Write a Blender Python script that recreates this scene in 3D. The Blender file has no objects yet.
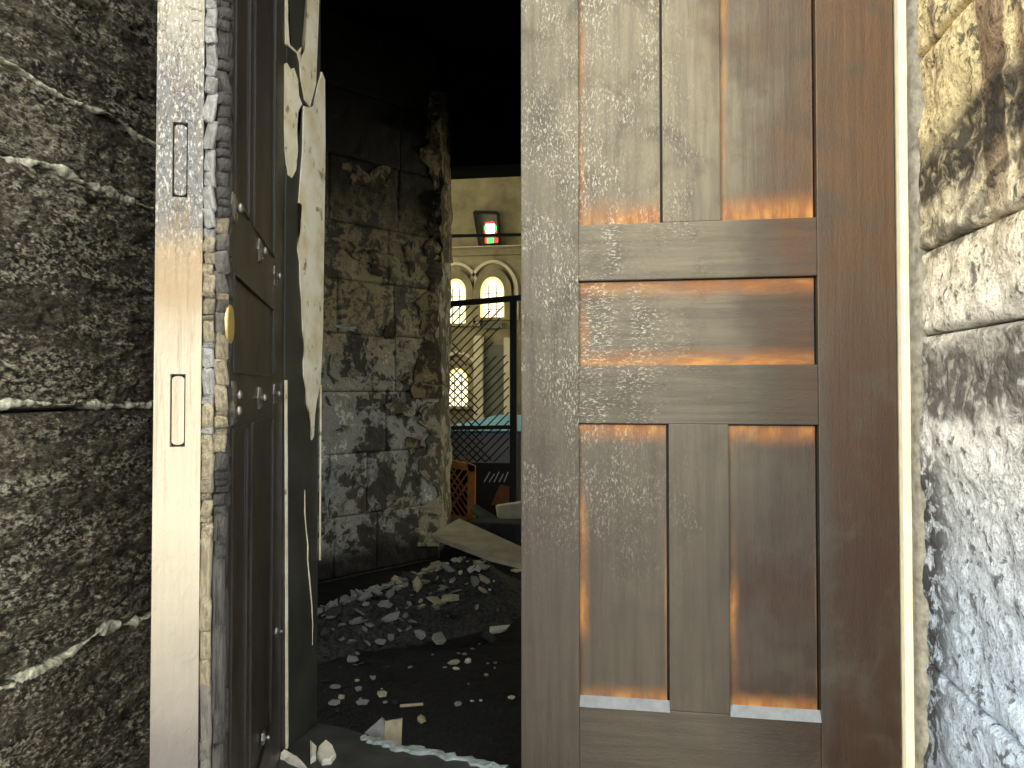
import bpy, bmesh, math, random
import numpy as np
from mathutils import Vector, Matrix, Euler

# ------------------------------------------------------------------ camera, world, exposure
scene = bpy.context.scene
COL = scene.collection
CZ = 1.12                                   # lens height above the hall floor (z = 0)
FPX = 720.0
YAW, PITCH = math.radians(8.7), math.radians(1.2)
SHIFT = (4.0 - FPX * math.tan(PITCH)) / 1024.0
cd = bpy.data.cameras.new('camera'); cam = bpy.data.objects.new('camera', cd); COL.objects.link(cam)
cd.sensor_width = 36.0; cd.lens = 36.0 * FPX / 1024.0; cd.shift_y = SHIFT
cd.clip_start = 0.02; cd.clip_end = 200
cam.location = (0, 0, CZ); cam.rotation_euler = (math.pi / 2 + PITCH, 0, YAW)
scene.camera = cam
scene.view_settings.view_transform = 'Standard'; scene.view_settings.look = 'None'
scene.view_settings.gamma = 1.0; scene.view_settings.use_curve_mapping = False
scene.view_settings.exposure = 0.92
world = bpy.data.worlds.new('sky'); scene.world = world; world.use_nodes = True
wn, wl = world.node_tree.nodes, world.node_tree.links
bg = wn['Background']; bg.inputs['Strength'].default_value = 1.7
wtc = wn.new('ShaderNodeTexCoord'); wsep = wn.new('ShaderNodeSeparateXYZ'); wramp = wn.new('ShaderNodeValToRGB')
wl.new(wtc.outputs['Generated'], wsep.inputs[0]); wl.new(wsep.outputs['Z'], wramp.inputs[0]); wl.new(wramp.outputs[0], bg.inputs['Color'])
wramp.color_ramp.elements[0].position = 0.0; wramp.color_ramp.elements[0].color = (0.80, 0.86, 1.0, 1)
wramp.color_ramp.elements[1].position = 0.7; wramp.color_ramp.elements[1].color = (1.05, 1.0, 0.84, 1)
sd = bpy.data.lights.new('sun', 'SUN'); sun = bpy.data.objects.new('sun', sd); COL.objects.link(sun)
sd.energy = 1.5; sd.angle = math.radians(30); sd.color = (1.0, 0.90, 0.70)
sun.rotation_euler = Vector((0.55, 0.72, -0.50)).to_track_quat('-Z', 'Y').to_euler()   # high, over the photographer's left shoulder
R = Euler((math.pi / 2 + PITCH, 0, YAW)).to_matrix()
EYE = Vector((0, 0, CZ))

def ray(px, py):
    return R @ Vector(((px - 512) / FPX, (384 - py + SHIFT * 1024) / FPX, -1))
def hit(px, py, p0, n):
    d = ray(px, py); n = Vector(n)
    return EYE + d * ((Vector(p0) - EYE).dot(n) / d.dot(n))
def at_y(px, py, y): return hit(px, py, (0, y, 0), (0, 1, 0))
def at_x(px, py, x): return hit(px, py, (x, 0, 0), (1, 0, 0))
def at_z(px, py, z): return hit(px, py, (0, 0, z), (0, 0, 1))

# ------------------------------------------------------------------ mesh helpers
def link(o, parent=None):
    COL.objects.link(o)
    if parent is not None: o.parent = parent
    return o
def mesh_obj(name, verts, faces, m, parent=None, smooth=False):
    me = bpy.data.meshes.new(name); me.from_pydata([tuple(v) for v in verts], [], faces)
    if smooth: me.polygons.foreach_set('use_smooth', [True] * len(me.polygons))
    me.update()
    if m: me.materials.append(m)
    return link(bpy.data.objects.new(name, me), parent)
def bm_obj(name, bm, m, parent=None, smooth=False):
    me = bpy.data.meshes.new(name); bmesh.ops.recalc_face_normals(bm, faces=bm.faces); bm.to_mesh(me); bm.free()
    if smooth: me.polygons.foreach_set('use_smooth', [True] * len(me.polygons))
    if m: me.materials.append(m)
    return link(bpy.data.objects.new(name, me), parent)
def empty(name, loc=(0, 0, 0), rz=0.0):
    o = bpy.data.objects.new(name, None); COL.objects.link(o); o.location = loc; o.rotation_euler = (0, 0, rz)
    o.empty_display_size = 0.05
    return o
def tag(o, label=None, cat=None, group=None, kind=None):
    if label: o['label'] = label
    if cat: o['category'] = cat
    if group: o['group'] = group
    if kind: o['kind'] = kind
    return o
def add_box(bm, x0, x1, y0, y1, z0, z1, bev=0.0):
    r = bmesh.ops.create_cube(bm, size=1)
    for v in r['verts']:
        v.co = Vector(((x0 + x1) / 2 + v.co.x * (x1 - x0), (y0 + y1) / 2 + v.co.y * (y1 - y0), (z0 + z1) / 2 + v.co.z * (z1 - z0)))
    if bev > 0:
        ed = list({e for v in r['verts'] for e in v.link_edges})
        bmesh.ops.bevel(bm, geom=ed, offset=bev, segments=2, affect='EDGES', profile=0.6)
def box(name, x0, x1, y0, y1, z0, z1, m, parent=None, bev=0.0):
    bm = bmesh.new(); add_box(bm, x0, x1, y0, y1, z0, z1, bev); return bm_obj(name, bm, m, parent)
def add_bar(bm, a, b, w, t, up=(0, 0, 1)):
    a, b = Vector(a), Vector(b); d = (b - a); L = d.length; d.normalize()
    s = d.cross(Vector(up))
    if s.length < 1e-4: s = d.cross(Vector((1, 0, 0)))
    s.normalize(); u = s.cross(d)
    vs = []
    for p in (a, b):
        for i, j in ((-1, -1), (1, -1), (1, 1), (-1, 1)):
            vs.append(bm.verts.new(p + s * (w / 2 * i) + u * (t / 2 * j)))
    for f in ((0, 1, 2, 3), (7, 6, 5, 4), (0, 4, 5, 1), (1, 5, 6, 2), (2, 6, 7, 3), (3, 7, 4, 0)):
        bm.faces.new([vs[i] for i in f])
def bar(name, a, b, w, t, m, parent=None, up=(0, 0, 1)):
    bm = bmesh.new(); add_bar(bm, a, b, w, t, up); return bm_obj(name, bm, m, parent)
def add_tube(bm, pts, r, n=8):
    pts = [Vector(p) for p in pts]; rings = []
    for i, p in enumerate(pts):
        d = (pts[min(i + 1, len(pts) - 1)] - pts[max(i - 1, 0)]).normalized()
        a = d.orthogonal().normalized(); b = d.cross(a)
        rr = r[i] if isinstance(r, (list, tuple)) else r
        rings.append([bm.verts.new(p + a * (rr * math.cos(2 * math.pi * k / n)) + b * (rr * math.sin(2 * math.pi * k / n))) for k in range(n)])
    for i in range(len(rings) - 1):
        for k in range(n):
            bm.faces.new((rings[i][k], rings[i][(k + 1) % n], rings[i + 1][(k + 1) % n], rings[i + 1][k]))
    bm.faces.new(rings[0][::-1]); bm.faces.new(rings[-1])
def prism(name, outline, normal, depth, m, parent=None, bev=0.0):
    """solid of an outline of 3D points, pushed back by depth along -normal"""
    bm = bmesh.new(); n = Vector(normal).normalized()
    f = [bm.verts.new(Vector(p)) for p in outline]; b = [bm.verts.new(Vector(p) - n * depth) for p in outline]
    bm.faces.new(f); bm.faces.new(b[::-1]); k = len(f)
    for i in range(k): bm.faces.new((f[i], b[i], b[(i + 1) % k], f[(i + 1) % k]))
    if bev > 0:
        ed = [e for e in bm.edges if all(v in f for v in e.verts)]
        bmesh.ops.bevel(bm, geom=ed, offset=bev, segments=1, affect='EDGES')
    bmesh.ops.triangulate(bm, faces=[x for x in bm.faces if len(x.verts) > 4])
    return bm_obj(name, bm, m, parent)

# vectorised value noise
def vnoise(u, v, seed=0):
    iu, iv = np.floor(u).astype(np.int64), np.floor(v).astype(np.int64)
    fu, fv = u - iu, v - iv
    fu = fu * fu * (3 - 2 * fu); fv = fv * fv * (3 - 2 * fv)
    def h(a, b):
        x = (a * 374761393 + b * 668265263 + seed * 1274126177) & 0xFFFFFFFF
        x = ((x ^ (x >> 13)) * 1274126177) & 0xFFFFFFFF
        return ((x ^ (x >> 16)) & 0xFFFF) / 65535.0 * 2 - 1
    a, b, c, d = h(iu, iv), h(iu + 1, iv), h(iu, iv + 1), h(iu + 1, iv + 1)
    return (a * (1 - fu) + b * fu) * (1 - fv) + (c * (1 - fu) + d * fu) * fv
def fbm(u, v, octv=4, seed=0, gain=0.5):
    s, a = 0, 1.0
    for k in range(octv):
        s = s + a * vnoise(u * 2 ** k, v * 2 ** k, seed + k * 17); a *= gain
    return s

def rough_face(name, org, U, V, N, su, sv, res, hfun, m, parent=None, back=0.12, round_=0.02, sink=0.03):
    """one dressed stone: its front a displaced grid, its four sides run back into the wall. hfun(u, v) gives relief in metres."""
    org, U, V, N = Vector(org), Vector(U), Vector(V), Vector(N)
    nu, nv = max(3, int(su / res) + 1), max(3, int(sv / res) + 1)
    gu, gv = np.meshgrid(np.linspace(0, su, nu), np.linspace(0, sv, nv))
    d = np.minimum(np.minimum(gu, su - gu), np.minimum(gv, sv - gv))
    e = np.clip(d / round_, 0, 1); e = 1 - (1 - e) ** 2
    h = hfun(gu, gv) * (0.25 + 0.75 * e) - sink * (1 - e)
    P = (np.array(org)[None, None] + gu[..., None] * np.array(U) + gv[..., None] * np.array(V) + h[..., None] * np.array(N))
    verts = P.reshape(-1, 3)
    idx = np.arange(nu * nv).reshape(nv, nu)
    q = np.stack([idx[:-1, :-1], idx[:-1, 1:], idx[1:, 1:], idx[1:, :-1]], -1).reshape(-1, 4)
    faces = q.tolist()
    rim = list(idx[0, :]) + list(idx[1:, -1]) + list(idx[-1, -2::-1]) + list(idx[-2:0, 0])
    bv = verts[rim] - np.array(N) * back
    n0 = len(verts); k = len(rim)
    verts = np.concatenate([verts, bv])
    for i in range(k):
        j = (i + 1) % k
        faces.append([int(rim[j]), int(rim[i]), n0 + i, n0 + j])
    flip = U.cross(V).dot(N) < 0
    if flip: faces = [f[::-1] for f in faces]
    return mesh_obj(name, verts.tolist(), faces, m, parent, smooth=True)

# ------------------------------------------------------------------ material helpers
class NT:
    def __init__(s, name):
        s.m = bpy.data.materials.new(name); s.m.use_nodes = True
        s.n = s.m.node_tree.nodes; s.l = s.m.node_tree.links
        s.b = s.n['Principled BSDF']; s.tc = s.n.new('ShaderNodeTexCoord')
    @property
    def obj(s): return s.tc.outputs['Object']
    @property
    def gen(s): return s.tc.outputs['Generated']
    def put(s, sock, v):
        if hasattr(v, 'is_output'): s.l.new(v, sock)
        elif isinstance(v, (tuple, list)) and len(v) == 3 and sock.type == 'RGBA': sock.default_value = (*v, 1)
        else: sock.default_value = v
    def map(s, vec, scale=(1, 1, 1), rot=(0, 0, 0), loc=(0, 0, 0)):
        k = s.n.new('ShaderNodeMapping'); s.l.new(vec, k.inputs[0])
        k.inputs['Scale'].default_value = scale; k.inputs['Rotation'].default_value = rot; k.inputs['Location'].default_value = loc
        return k.outputs[0]
    def noise(s, vec, scale, detail=4, rough=0.55, dist=0.0):
        k = s.n.new('ShaderNodeTexNoise'); s.l.new(vec, k.inputs['Vector'])
        k.inputs['Scale'].default_value = scale; k.inputs['Detail'].default_value = detail
        k.inputs['Roughness'].default_value = rough; k.inputs['Distortion'].default_value = dist
        return k.outputs['Fac']
    def vor(s, vec, scale, feature='F1', out='Distance'):
        k = s.n.new('ShaderNodeTexVoronoi'); k.feature = feature; s.l.new(vec, k.inputs['Vector']); k.inputs['Scale'].default_value = scale
        return k.outputs[out]
    def ramp(s, fac, stops, interp='LINEAR'):
        k = s.n.new('ShaderNodeValToRGB'); s.l.new(fac, k.inputs[0]); cr = k.color_ramp; cr.interpolation = interp
        while len(cr.elements) < len(stops): cr.elements.new(0.5)
        for e, (p, c) in zip(cr.elements, stops):
            e.position = p; e.color = (c, c, c, 1) if isinstance(c, (int, float)) else (*c, 1)
        return k.outputs[0]
    def mix(s, f, a, b, mode='MIX'):
        k = s.n.new('ShaderNodeMixRGB'); k.blend_type = mode
        s.put(k.inputs[0], f); s.put(k.inputs[1], a); s.put(k.inputs[2], b); return k.outputs[0]
    def ma(s, op, a, b=0.0, clamp=False):
        k = s.n.new('ShaderNodeMath'); k.operation = op; k.use_clamp = clamp
        s.put(k.inputs[0], a); s.put(k.inputs[1], b); return k.outputs[0]
    def xyz(s, vec):
        k = s.n.new('ShaderNodeSeparateXYZ'); s.l.new(vec, k.inputs[0]); return k.outputs
    def rng(s, v, a, b, c=0.0, d=1.0):
        k = s.n.new('ShaderNodeMapRange'); k.interpolation_type = 'SMOOTHSTEP'; s.put(k.inputs[0], v)
        for i, x in enumerate((a, b, c, d)): k.inputs[i + 1].default_value = x
        return k.outputs[0]
    def rand(s):
        return s.n.new('ShaderNodeObjectInfo').outputs['Random']
    def bump(s, h, strength=0.5, dist=0.01, prev=None):
        k = s.n.new('ShaderNodeBump'); s.put(k.inputs['Height'], h)
        k.inputs['Strength'].default_value = strength; k.inputs['Distance'].default_value = dist
        if prev is not None: s.l.new(prev, k.inputs['Normal'])
        return k.outputs[0]
    def done(s, color, rough=0.7, normal=None, spec=0.5, metal=0.0):
        s.put(s.b.inputs['Base Color'], color); s.put(s.b.inputs['Roughness'], rough); s.put(s.b.inputs['Metallic'], metal)
        s.put(s.b.inputs['Specular IOR Level'], spec)
        if normal is not None: s.l.new(normal, s.b.inputs['Normal'])
        return s.m

def m_plain(name, c, rough=0.7, var=0.25, scale=12, spec=0.4, metal=0.0, bump=0.2):
    t = NT(name); n = t.noise(t.obj, scale, 5, 0.6)
    c2 = tuple(x * (1 - var) for x in c); c3 = tuple(min(1, x * (1 + var)) for x in c)
    return t.done(t.ramp(n, [(0.3, c2), (0.7, c3)]), rough, t.bump(n, bump, 0.01), spec, metal)

def m_left_stone():
    t = NT('charred_stone')
    big = t.noise(t.map(t.obj, (1, 0.5, 1)), 6, 4, 0.6); mid = t.noise(t.map(t.obj, (1, 0.40, 1.25)), 46, 6, 0.7, 0.5); fine = t.noise(t.map(t.obj, (1, 0.55, 1)), 230, 4, 0.65, 0.3)
    k = t.ma('ADD', t.ma('MULTIPLY', big, 0.55), t.ma('ADD', t.ma('MULTIPLY', mid, 0.60), t.ma('MULTIPLY', fine, 0.55)))
    c = t.ramp(k, [(0.60, (0.026, 0.023, 0.018)), (0.74, (0.11, 0.094, 0.064)), (0.88, (0.20, 0.175, 0.115)), (0.98, (0.62, 0.57, 0.42))])
    glint = t.rng(t.ma('ADD', fine, t.ma('MULTIPLY', t.ma('SUBTRACT', mid, 0.5), 0.8)), 0.60, 0.72)
    c = t.mix(t.ma('MULTIPLY', glint, 0.75), c, (0.42, 0.39, 0.28))
    sp = t.noise(t.map(t.obj, (1, 0.55, 1.0)), 135, 6, 0.74, 0.3)
    zone = t.rng(t.noise(t.map(t.obj, (1, 0.45, 2.6)), 7, 5, 0.65), 0.36, 0.62, -0.055, 0.05)
    spk = t.rng(t.ma('ADD', sp, zone), 0.540, 0.60)
    c = t.mix(t.ma('MULTIPLY', spk, 0.95), c, (0.74, 0.69, 0.52))
    pit = t.rng(t.ma('SUBTRACT', sp, t.ma('MULTIPLY', zone, 0.5)), 0.48, 0.42)
    c = t.mix(t.ma('MULTIPLY', pit, 0.85), c, (0.008, 0.007, 0.006))
    vein = t.ma('SUBTRACT', 1.0, t.rng(t.ma('ABSOLUTE', t.ma('SUBTRACT', t.noise(t.map(t.obj, (1, 0.4, 1.3)), 70, 5, 0.7, 1.2), 0.5)), 0.0, 0.035))
    c = t.mix(t.ma('MULTIPLY', vein, 0.75), c, (0.006, 0.006, 0.005))
    red = t.ramp(t.noise(t.obj, 2.6, 3), [(0.5, 0.0), (0.7, 1.0)])
    c = t.mix(t.ma('MULTIPLY', red, 0.35), c, (0.075, 0.050, 0.022))
    nb = t.bump(mid, 0.9, 0.014); nb = t.bump(sp, 1.0, 0.010, nb); nb = t.bump(fine, 1.0, 0.006, nb)
    return t.done(c, t.ramp(mid, [(0.35, 0.6), (0.65, 0.34)]), nb, 0.55)

def m_right_stone():
    t = NT('limestone_with_soot')
    z = t.xyz(t.obj)
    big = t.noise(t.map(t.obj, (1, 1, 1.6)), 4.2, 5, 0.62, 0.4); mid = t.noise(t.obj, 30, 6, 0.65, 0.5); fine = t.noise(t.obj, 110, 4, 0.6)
    lit_tint = t.mix(t.rng(z[2], 0.55, 1.25), (0.56, 0.68, 0.85), (0.93, 0.91, 0.83))  # blue skylight low, warm sunlight high, both painted into the stone colour
    lit_tint = t.mix(t.rng(z[2], 1.15, 1.75), lit_tint, (0.93, 0.79, 0.45))
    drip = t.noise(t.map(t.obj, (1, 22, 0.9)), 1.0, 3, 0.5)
    lit_tint = t.mix(t.ma('MULTIPLY', t.rng(drip, 0.50, 0.62), t.rng(z[2], 1.25, 1.6)), lit_tint, (0.30, 0.21, 0.13))
    # soot bands: along z, slanting with y, broken by noise
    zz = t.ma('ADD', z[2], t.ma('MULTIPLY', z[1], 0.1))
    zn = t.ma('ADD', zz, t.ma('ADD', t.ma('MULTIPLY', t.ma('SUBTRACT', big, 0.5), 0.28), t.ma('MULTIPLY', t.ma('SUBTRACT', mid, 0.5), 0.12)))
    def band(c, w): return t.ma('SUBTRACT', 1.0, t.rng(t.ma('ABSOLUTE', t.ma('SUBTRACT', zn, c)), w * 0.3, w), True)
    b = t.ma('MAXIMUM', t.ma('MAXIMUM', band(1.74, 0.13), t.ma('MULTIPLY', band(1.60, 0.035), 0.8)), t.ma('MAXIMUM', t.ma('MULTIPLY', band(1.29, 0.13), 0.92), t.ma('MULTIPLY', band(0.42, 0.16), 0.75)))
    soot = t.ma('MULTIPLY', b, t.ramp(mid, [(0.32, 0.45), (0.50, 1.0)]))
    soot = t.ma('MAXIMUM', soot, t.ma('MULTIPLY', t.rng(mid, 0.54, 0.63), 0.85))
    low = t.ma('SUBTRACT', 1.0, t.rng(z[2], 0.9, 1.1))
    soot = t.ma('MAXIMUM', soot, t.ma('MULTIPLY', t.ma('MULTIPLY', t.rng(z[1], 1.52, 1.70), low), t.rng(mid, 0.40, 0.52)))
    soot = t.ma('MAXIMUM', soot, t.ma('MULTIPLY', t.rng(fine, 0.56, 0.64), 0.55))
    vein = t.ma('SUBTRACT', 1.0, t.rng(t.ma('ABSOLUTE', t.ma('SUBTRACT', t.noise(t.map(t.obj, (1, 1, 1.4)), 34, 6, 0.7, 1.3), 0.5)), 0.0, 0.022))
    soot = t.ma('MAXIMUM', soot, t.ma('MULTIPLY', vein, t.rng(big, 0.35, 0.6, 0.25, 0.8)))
    c = t.mix(t.ma('MULTIPLY', soot, 0.95), lit_tint, (0.030, 0.028, 0.027))
    nb = t.bump(mid, 0.9, 0.016); nb = t.bump(fine, 0.8, 0.005, nb)
    return t.done(c, 0.75, nb, 0.3)

def wood(name, dirn, kind):
    """burnt oak of the right leaf. dirn: 'v' or 'h' grain; kind: stile, rail, panel"""
    t = NT(name); o = t.xyz(t.obj)
    sc = (60, 60, 3.2) if dirn == 'v' else (3.2, 60, 60)
    g = t.noise(t.map(t.obj, sc), 1.0, 6, 0.6, 0.25); g2 = t.noise(t.map(t.obj, tuple(x * 3.1 for x in sc)), 1.0, 3, 0.6)
    big = t.noise(t.obj, 3.4, 4, 0.55); cloud = t.noise(t.obj, 9, 4, 0.6, 0.4)
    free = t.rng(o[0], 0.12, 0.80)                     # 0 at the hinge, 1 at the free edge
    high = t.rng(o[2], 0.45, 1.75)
    # soot film: grey, with reflected haze painted paler towards the free edge and above; bare brown wood at the hinge side
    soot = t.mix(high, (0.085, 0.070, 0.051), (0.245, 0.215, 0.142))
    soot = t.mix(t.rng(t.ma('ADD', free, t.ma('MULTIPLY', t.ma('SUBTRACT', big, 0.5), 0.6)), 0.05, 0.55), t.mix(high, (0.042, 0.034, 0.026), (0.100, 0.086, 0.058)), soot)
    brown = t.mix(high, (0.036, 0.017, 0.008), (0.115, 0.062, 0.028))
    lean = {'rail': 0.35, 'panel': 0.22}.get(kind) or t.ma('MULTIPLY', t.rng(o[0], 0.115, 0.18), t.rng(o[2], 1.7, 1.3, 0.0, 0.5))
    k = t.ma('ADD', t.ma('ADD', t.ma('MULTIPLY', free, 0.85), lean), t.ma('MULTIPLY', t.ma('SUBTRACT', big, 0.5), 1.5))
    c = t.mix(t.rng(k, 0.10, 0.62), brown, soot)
    c = t.mix(t.ma('MULTIPLY', t.rng(g, 0.35, 0.7), 0.35), c, (0.02, 0.014, 0.010))
    c = t.mix(t.ma('MULTIPLY', t.rng(cloud, 0.45, 0.72), 0.6), c, (0.058, 0.050, 0.037))
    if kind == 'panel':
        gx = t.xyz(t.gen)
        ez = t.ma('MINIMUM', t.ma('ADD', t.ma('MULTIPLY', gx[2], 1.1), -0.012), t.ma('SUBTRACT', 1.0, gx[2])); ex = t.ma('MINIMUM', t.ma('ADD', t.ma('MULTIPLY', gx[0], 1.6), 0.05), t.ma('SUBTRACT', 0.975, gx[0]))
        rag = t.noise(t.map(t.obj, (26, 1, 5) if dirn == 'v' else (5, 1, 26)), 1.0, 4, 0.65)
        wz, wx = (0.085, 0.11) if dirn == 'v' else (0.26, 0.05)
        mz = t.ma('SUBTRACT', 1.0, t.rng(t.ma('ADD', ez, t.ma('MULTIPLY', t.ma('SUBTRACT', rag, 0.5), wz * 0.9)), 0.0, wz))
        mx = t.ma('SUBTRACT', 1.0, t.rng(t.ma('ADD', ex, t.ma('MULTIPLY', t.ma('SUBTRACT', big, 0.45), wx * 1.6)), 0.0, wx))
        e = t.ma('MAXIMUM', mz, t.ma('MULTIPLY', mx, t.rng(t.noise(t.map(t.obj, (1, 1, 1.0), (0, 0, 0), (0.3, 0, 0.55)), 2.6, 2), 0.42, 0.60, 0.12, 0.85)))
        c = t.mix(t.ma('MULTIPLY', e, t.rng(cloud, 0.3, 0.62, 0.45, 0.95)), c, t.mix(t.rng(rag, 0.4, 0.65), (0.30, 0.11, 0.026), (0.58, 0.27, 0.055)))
    # pale blistered varnish
    sp = t.noise(t.map(t.obj, (210, 60, 90) if dirn == 'v' else (90, 60, 210), (0, 0.4, 0)), 1.0, 5, 0.7, 0.7)
    zone = t.ma('MULTIPLY', t.rng(t.ma('ADD', t.ma('MULTIPLY', free, 0.9), t.ma('MULTIPLY', cloud, 0.9)), 0.75, 1.35), t.rng(o[2], 0.35, 1.2))
    clus = t.rng(t.noise(t.map(t.obj, (1, 1, 0.7)), 7.5, 3, 0.6, 0.8), 0.40, 0.62, 0.15, 1.0)
    flick = t.ma('MULTIPLY', t.ma('MULTIPLY', t.rng(sp, 0.52, 0.62), zone), clus)
    c = t.mix(t.ma('MULTIPLY', flick, 0.75), c, (0.74, 0.70, 0.60))
    nb = t.bump(g, 0.22, 0.003); nb = t.bump(sp, 0.4, 0.003, nb); nb = t.bump(g2, 0.25, 0.0015, nb)
    return t.done(c, t.ramp(cloud, [(0.3, 0.36), (0.7, 0.55)]), nb, 0.5)

def m_dark_wood():
    t = NT('blackened_wood'); g = t.noise(t.map(t.obj, (70, 70, 4)), 1.0, 5, 0.6, 0.6); b = t.noise(t.obj, 6, 4)
    c = t.ramp(t.ma('ADD', t.ma('MULTIPLY', g, 0.5), t.ma('MULTIPLY', b, 0.5)), [(0.35, (0.012, 0.010, 0.008)), (0.7, (0.040, 0.033, 0.024))])
    return t.done(c, t.ramp(b, [(0.3, 0.33), (0.7, 0.5)]), t.bump(g, 0.3, 0.003), 0.5)

def m_edge_wood():
    t = NT('scorched_edge_wood'); o = t.xyz(t.obj)
    g = t.noise(t.map(t.obj, (160, 160, 7)), 1.0, 5, 0.65, 0.6); cr = t.noise(t.map(t.obj, (40, 40, 28)), 1.0, 5, 0.65, 1.0); b = t.noise(t.obj, 7, 3)
    z = t.ma('ADD', o[2], t.ma('MULTIPLY', t.ma('SUBTRACT', b, 0.5), 0.16))
    c = t.ramp(z, [(0.0, 0.0), (1.0, 1.0)])
    col = t.mix(t.rng(z, 0.38, 0.80), (0.135, 0.122, 0.118), (0.50, 0.455, 0.35))
    col = t.mix(t.rng(z, 1.00, 1.12), col, (0.36, 0.28, 0.175))
    col = t.mix(t.rng(z, 1.18, 1.27), col, (0.17, 0.175, 0.175))
    col = t.mix(t.rng(z, 1.36, 1.55), col, (0.36, 0.34, 0.27))
    col = t.mix(t.ma('MULTIPLY', t.rng(b, 0.45, 0.7), t.rng(z, 1.2, 1.3)), col, (0.16, 0.165, 0.17))
    gr = t.ma('MULTIPLY', t.rng(g, 0.45, 0.7), t.rng(z, 0.75, 1.05, 0.12, 0.55))
    col = t.mix(gr, col, (0.22, 0.15, 0.08))
    crk = t.ma('MULTIPLY', t.ma('SUBTRACT', 1.0, t.rng(t.ma('ABSOLUTE', t.ma('SUBTRACT', cr, 0.5)), 0.0, 0.03)), t.rng(z, 1.12, 1.3, 0.0, 0.8))
    col = t.mix(crk, col, (0.05, 0.05, 0.05))
    col = t.mix(t.ma('MULTIPLY', t.rng(t.noise(t.map(t.obj, (280, 280, 130)), 1.0, 4, 0.7, 0.2), 0.52, 0.64), t.rng(z, 1.12, 1.3, 0.0, 0.7)), col, (0.66, 0.64, 0.58))
    nb = t.bump(g, 0.35, 0.003); nb = t.bump(cr, 0.5, 0.005, nb)
    return t.done(col, 0.7, nb, 0.3)

def m_char(name, a, b, spec=0.5):
    t = NT(name); r = t.rand(); n = t.noise(t.obj, 3.2, 6, 0.7)
    c = t.mix(t.rng(n, 0.38, 0.62), a, b)
    c = t.mix(t.ma('MULTIPLY', r, 0.45), c, tuple(x * 0.3 for x in a))
    return t.done(c, 0.55, t.bump(n, 0.9, 0.02), spec)

def m_cream_paint(name='bare_cream_wood'):
    t = NT(name); o = t.xyz(t.obj); g = t.noise(t.map(t.obj, (120, 120, 5)), 1.0, 4, 0.6, 0.5); b = t.noise(t.obj, 14, 4)
    c = t.ramp(b, [(0.3, (0.70, 0.62, 0.38)), (0.6, (0.90, 0.88, 0.74))])
    c = t.mix(t.rng(t.noise(t.map(t.obj, (3, 3, 2)), 9, 4, 0.6), 0.60, 0.70), c, (0.30, 0.24, 0.12))
    return t.done(c, 0.5, t.bump(g, 0.4, 0.003), 0.4)

def m_pier():
    t = NT('smoke_stained_ashlar'); o = t.xyz(t.obj); r = t.rand()
    a = t.noise(t.obj, 3.2, 5, 0.62, 0.7); b = t.noise(t.obj, 13, 6, 0.65, 0.4); f = t.noise(t.obj, 60, 4)
    k = t.ma('ADD', t.ma('MULTIPLY', a, 0.65), t.ma('MULTIPLY', b, 0.45))
    dark = t.mix(r, (0.026, 0.028, 0.030), (0.10, 0.092, 0.070))
    tan = t.mix(t.rng(o[2], 0.9, 1.7), (0.34, 0.355, 0.335), (0.32, 0.27, 0.155))
    c = t.mix(t.rng(k, 0.50, 0.545), dark, tan)
    c = t.mix(t.rng(t.ma('ADD', k, t.ma('MULTIPLY', t.ma('SUBTRACT', f, 0.5), 0.2)), 0.63, 0.655), c, t.mix(t.rng(o[2], 0.7, 1.5), (0.70, 0.77, 0.74), (0.62, 0.54, 0.32)))
    c = t.mix(t.ma('MULTIPLY', t.rng(b, 0.55, 0.62), 0.6), c, (0.018, 0.018, 0.018))
    up = t.rng(t.ma('ADD', o[2], t.ma('MULTIPLY', t.ma('SUBTRACT', a, 0.5), 0.9)), 1.75, 2.55)     # blackens towards the top, with a noisy edge
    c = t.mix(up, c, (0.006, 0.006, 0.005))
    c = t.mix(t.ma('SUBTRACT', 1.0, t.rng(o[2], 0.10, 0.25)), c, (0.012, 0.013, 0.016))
    nb = t.bump(b, 0.6, 0.02); nb = t.bump(f, 0.5, 0.006, nb)
    return t.done(c, 0.7, nb, 0.4)

def m_soot_floor():
    t = NT('sooty_floor'); a = t.noise(t.map(t.obj, (1, 1.8, 1)), 3, 5, 0.6, 0.5); f = t.noise(t.obj, 26, 5, 0.65)
    c = t.ramp(t.ma('ADD', t.ma('MULTIPLY', a, 0.6), t.ma('MULTIPLY', f, 0.4)), [(0.4, (0.003, 0.003, 0.004)), (0.6, (0.008, 0.009, 0.012)), (0.75, (0.040, 0.042, 0.05))])
    return t.done(c, t.ramp(a, [(0.35, 0.55), (0.65, 0.8)]), t.bump(f, 0.6, 0.03), 0.4)

def m_emit(name, c, s):
    t = NT(name); n = t.noise(t.obj, 6, 3)
    t.put(t.b.inputs['Emission Color'], t.mix(n, tuple(x * 0.85 for x in c), c)); t.b.inputs['Emission Strength'].default_value = s
    return t.done(c, 0.3, None, 0.5)

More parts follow.
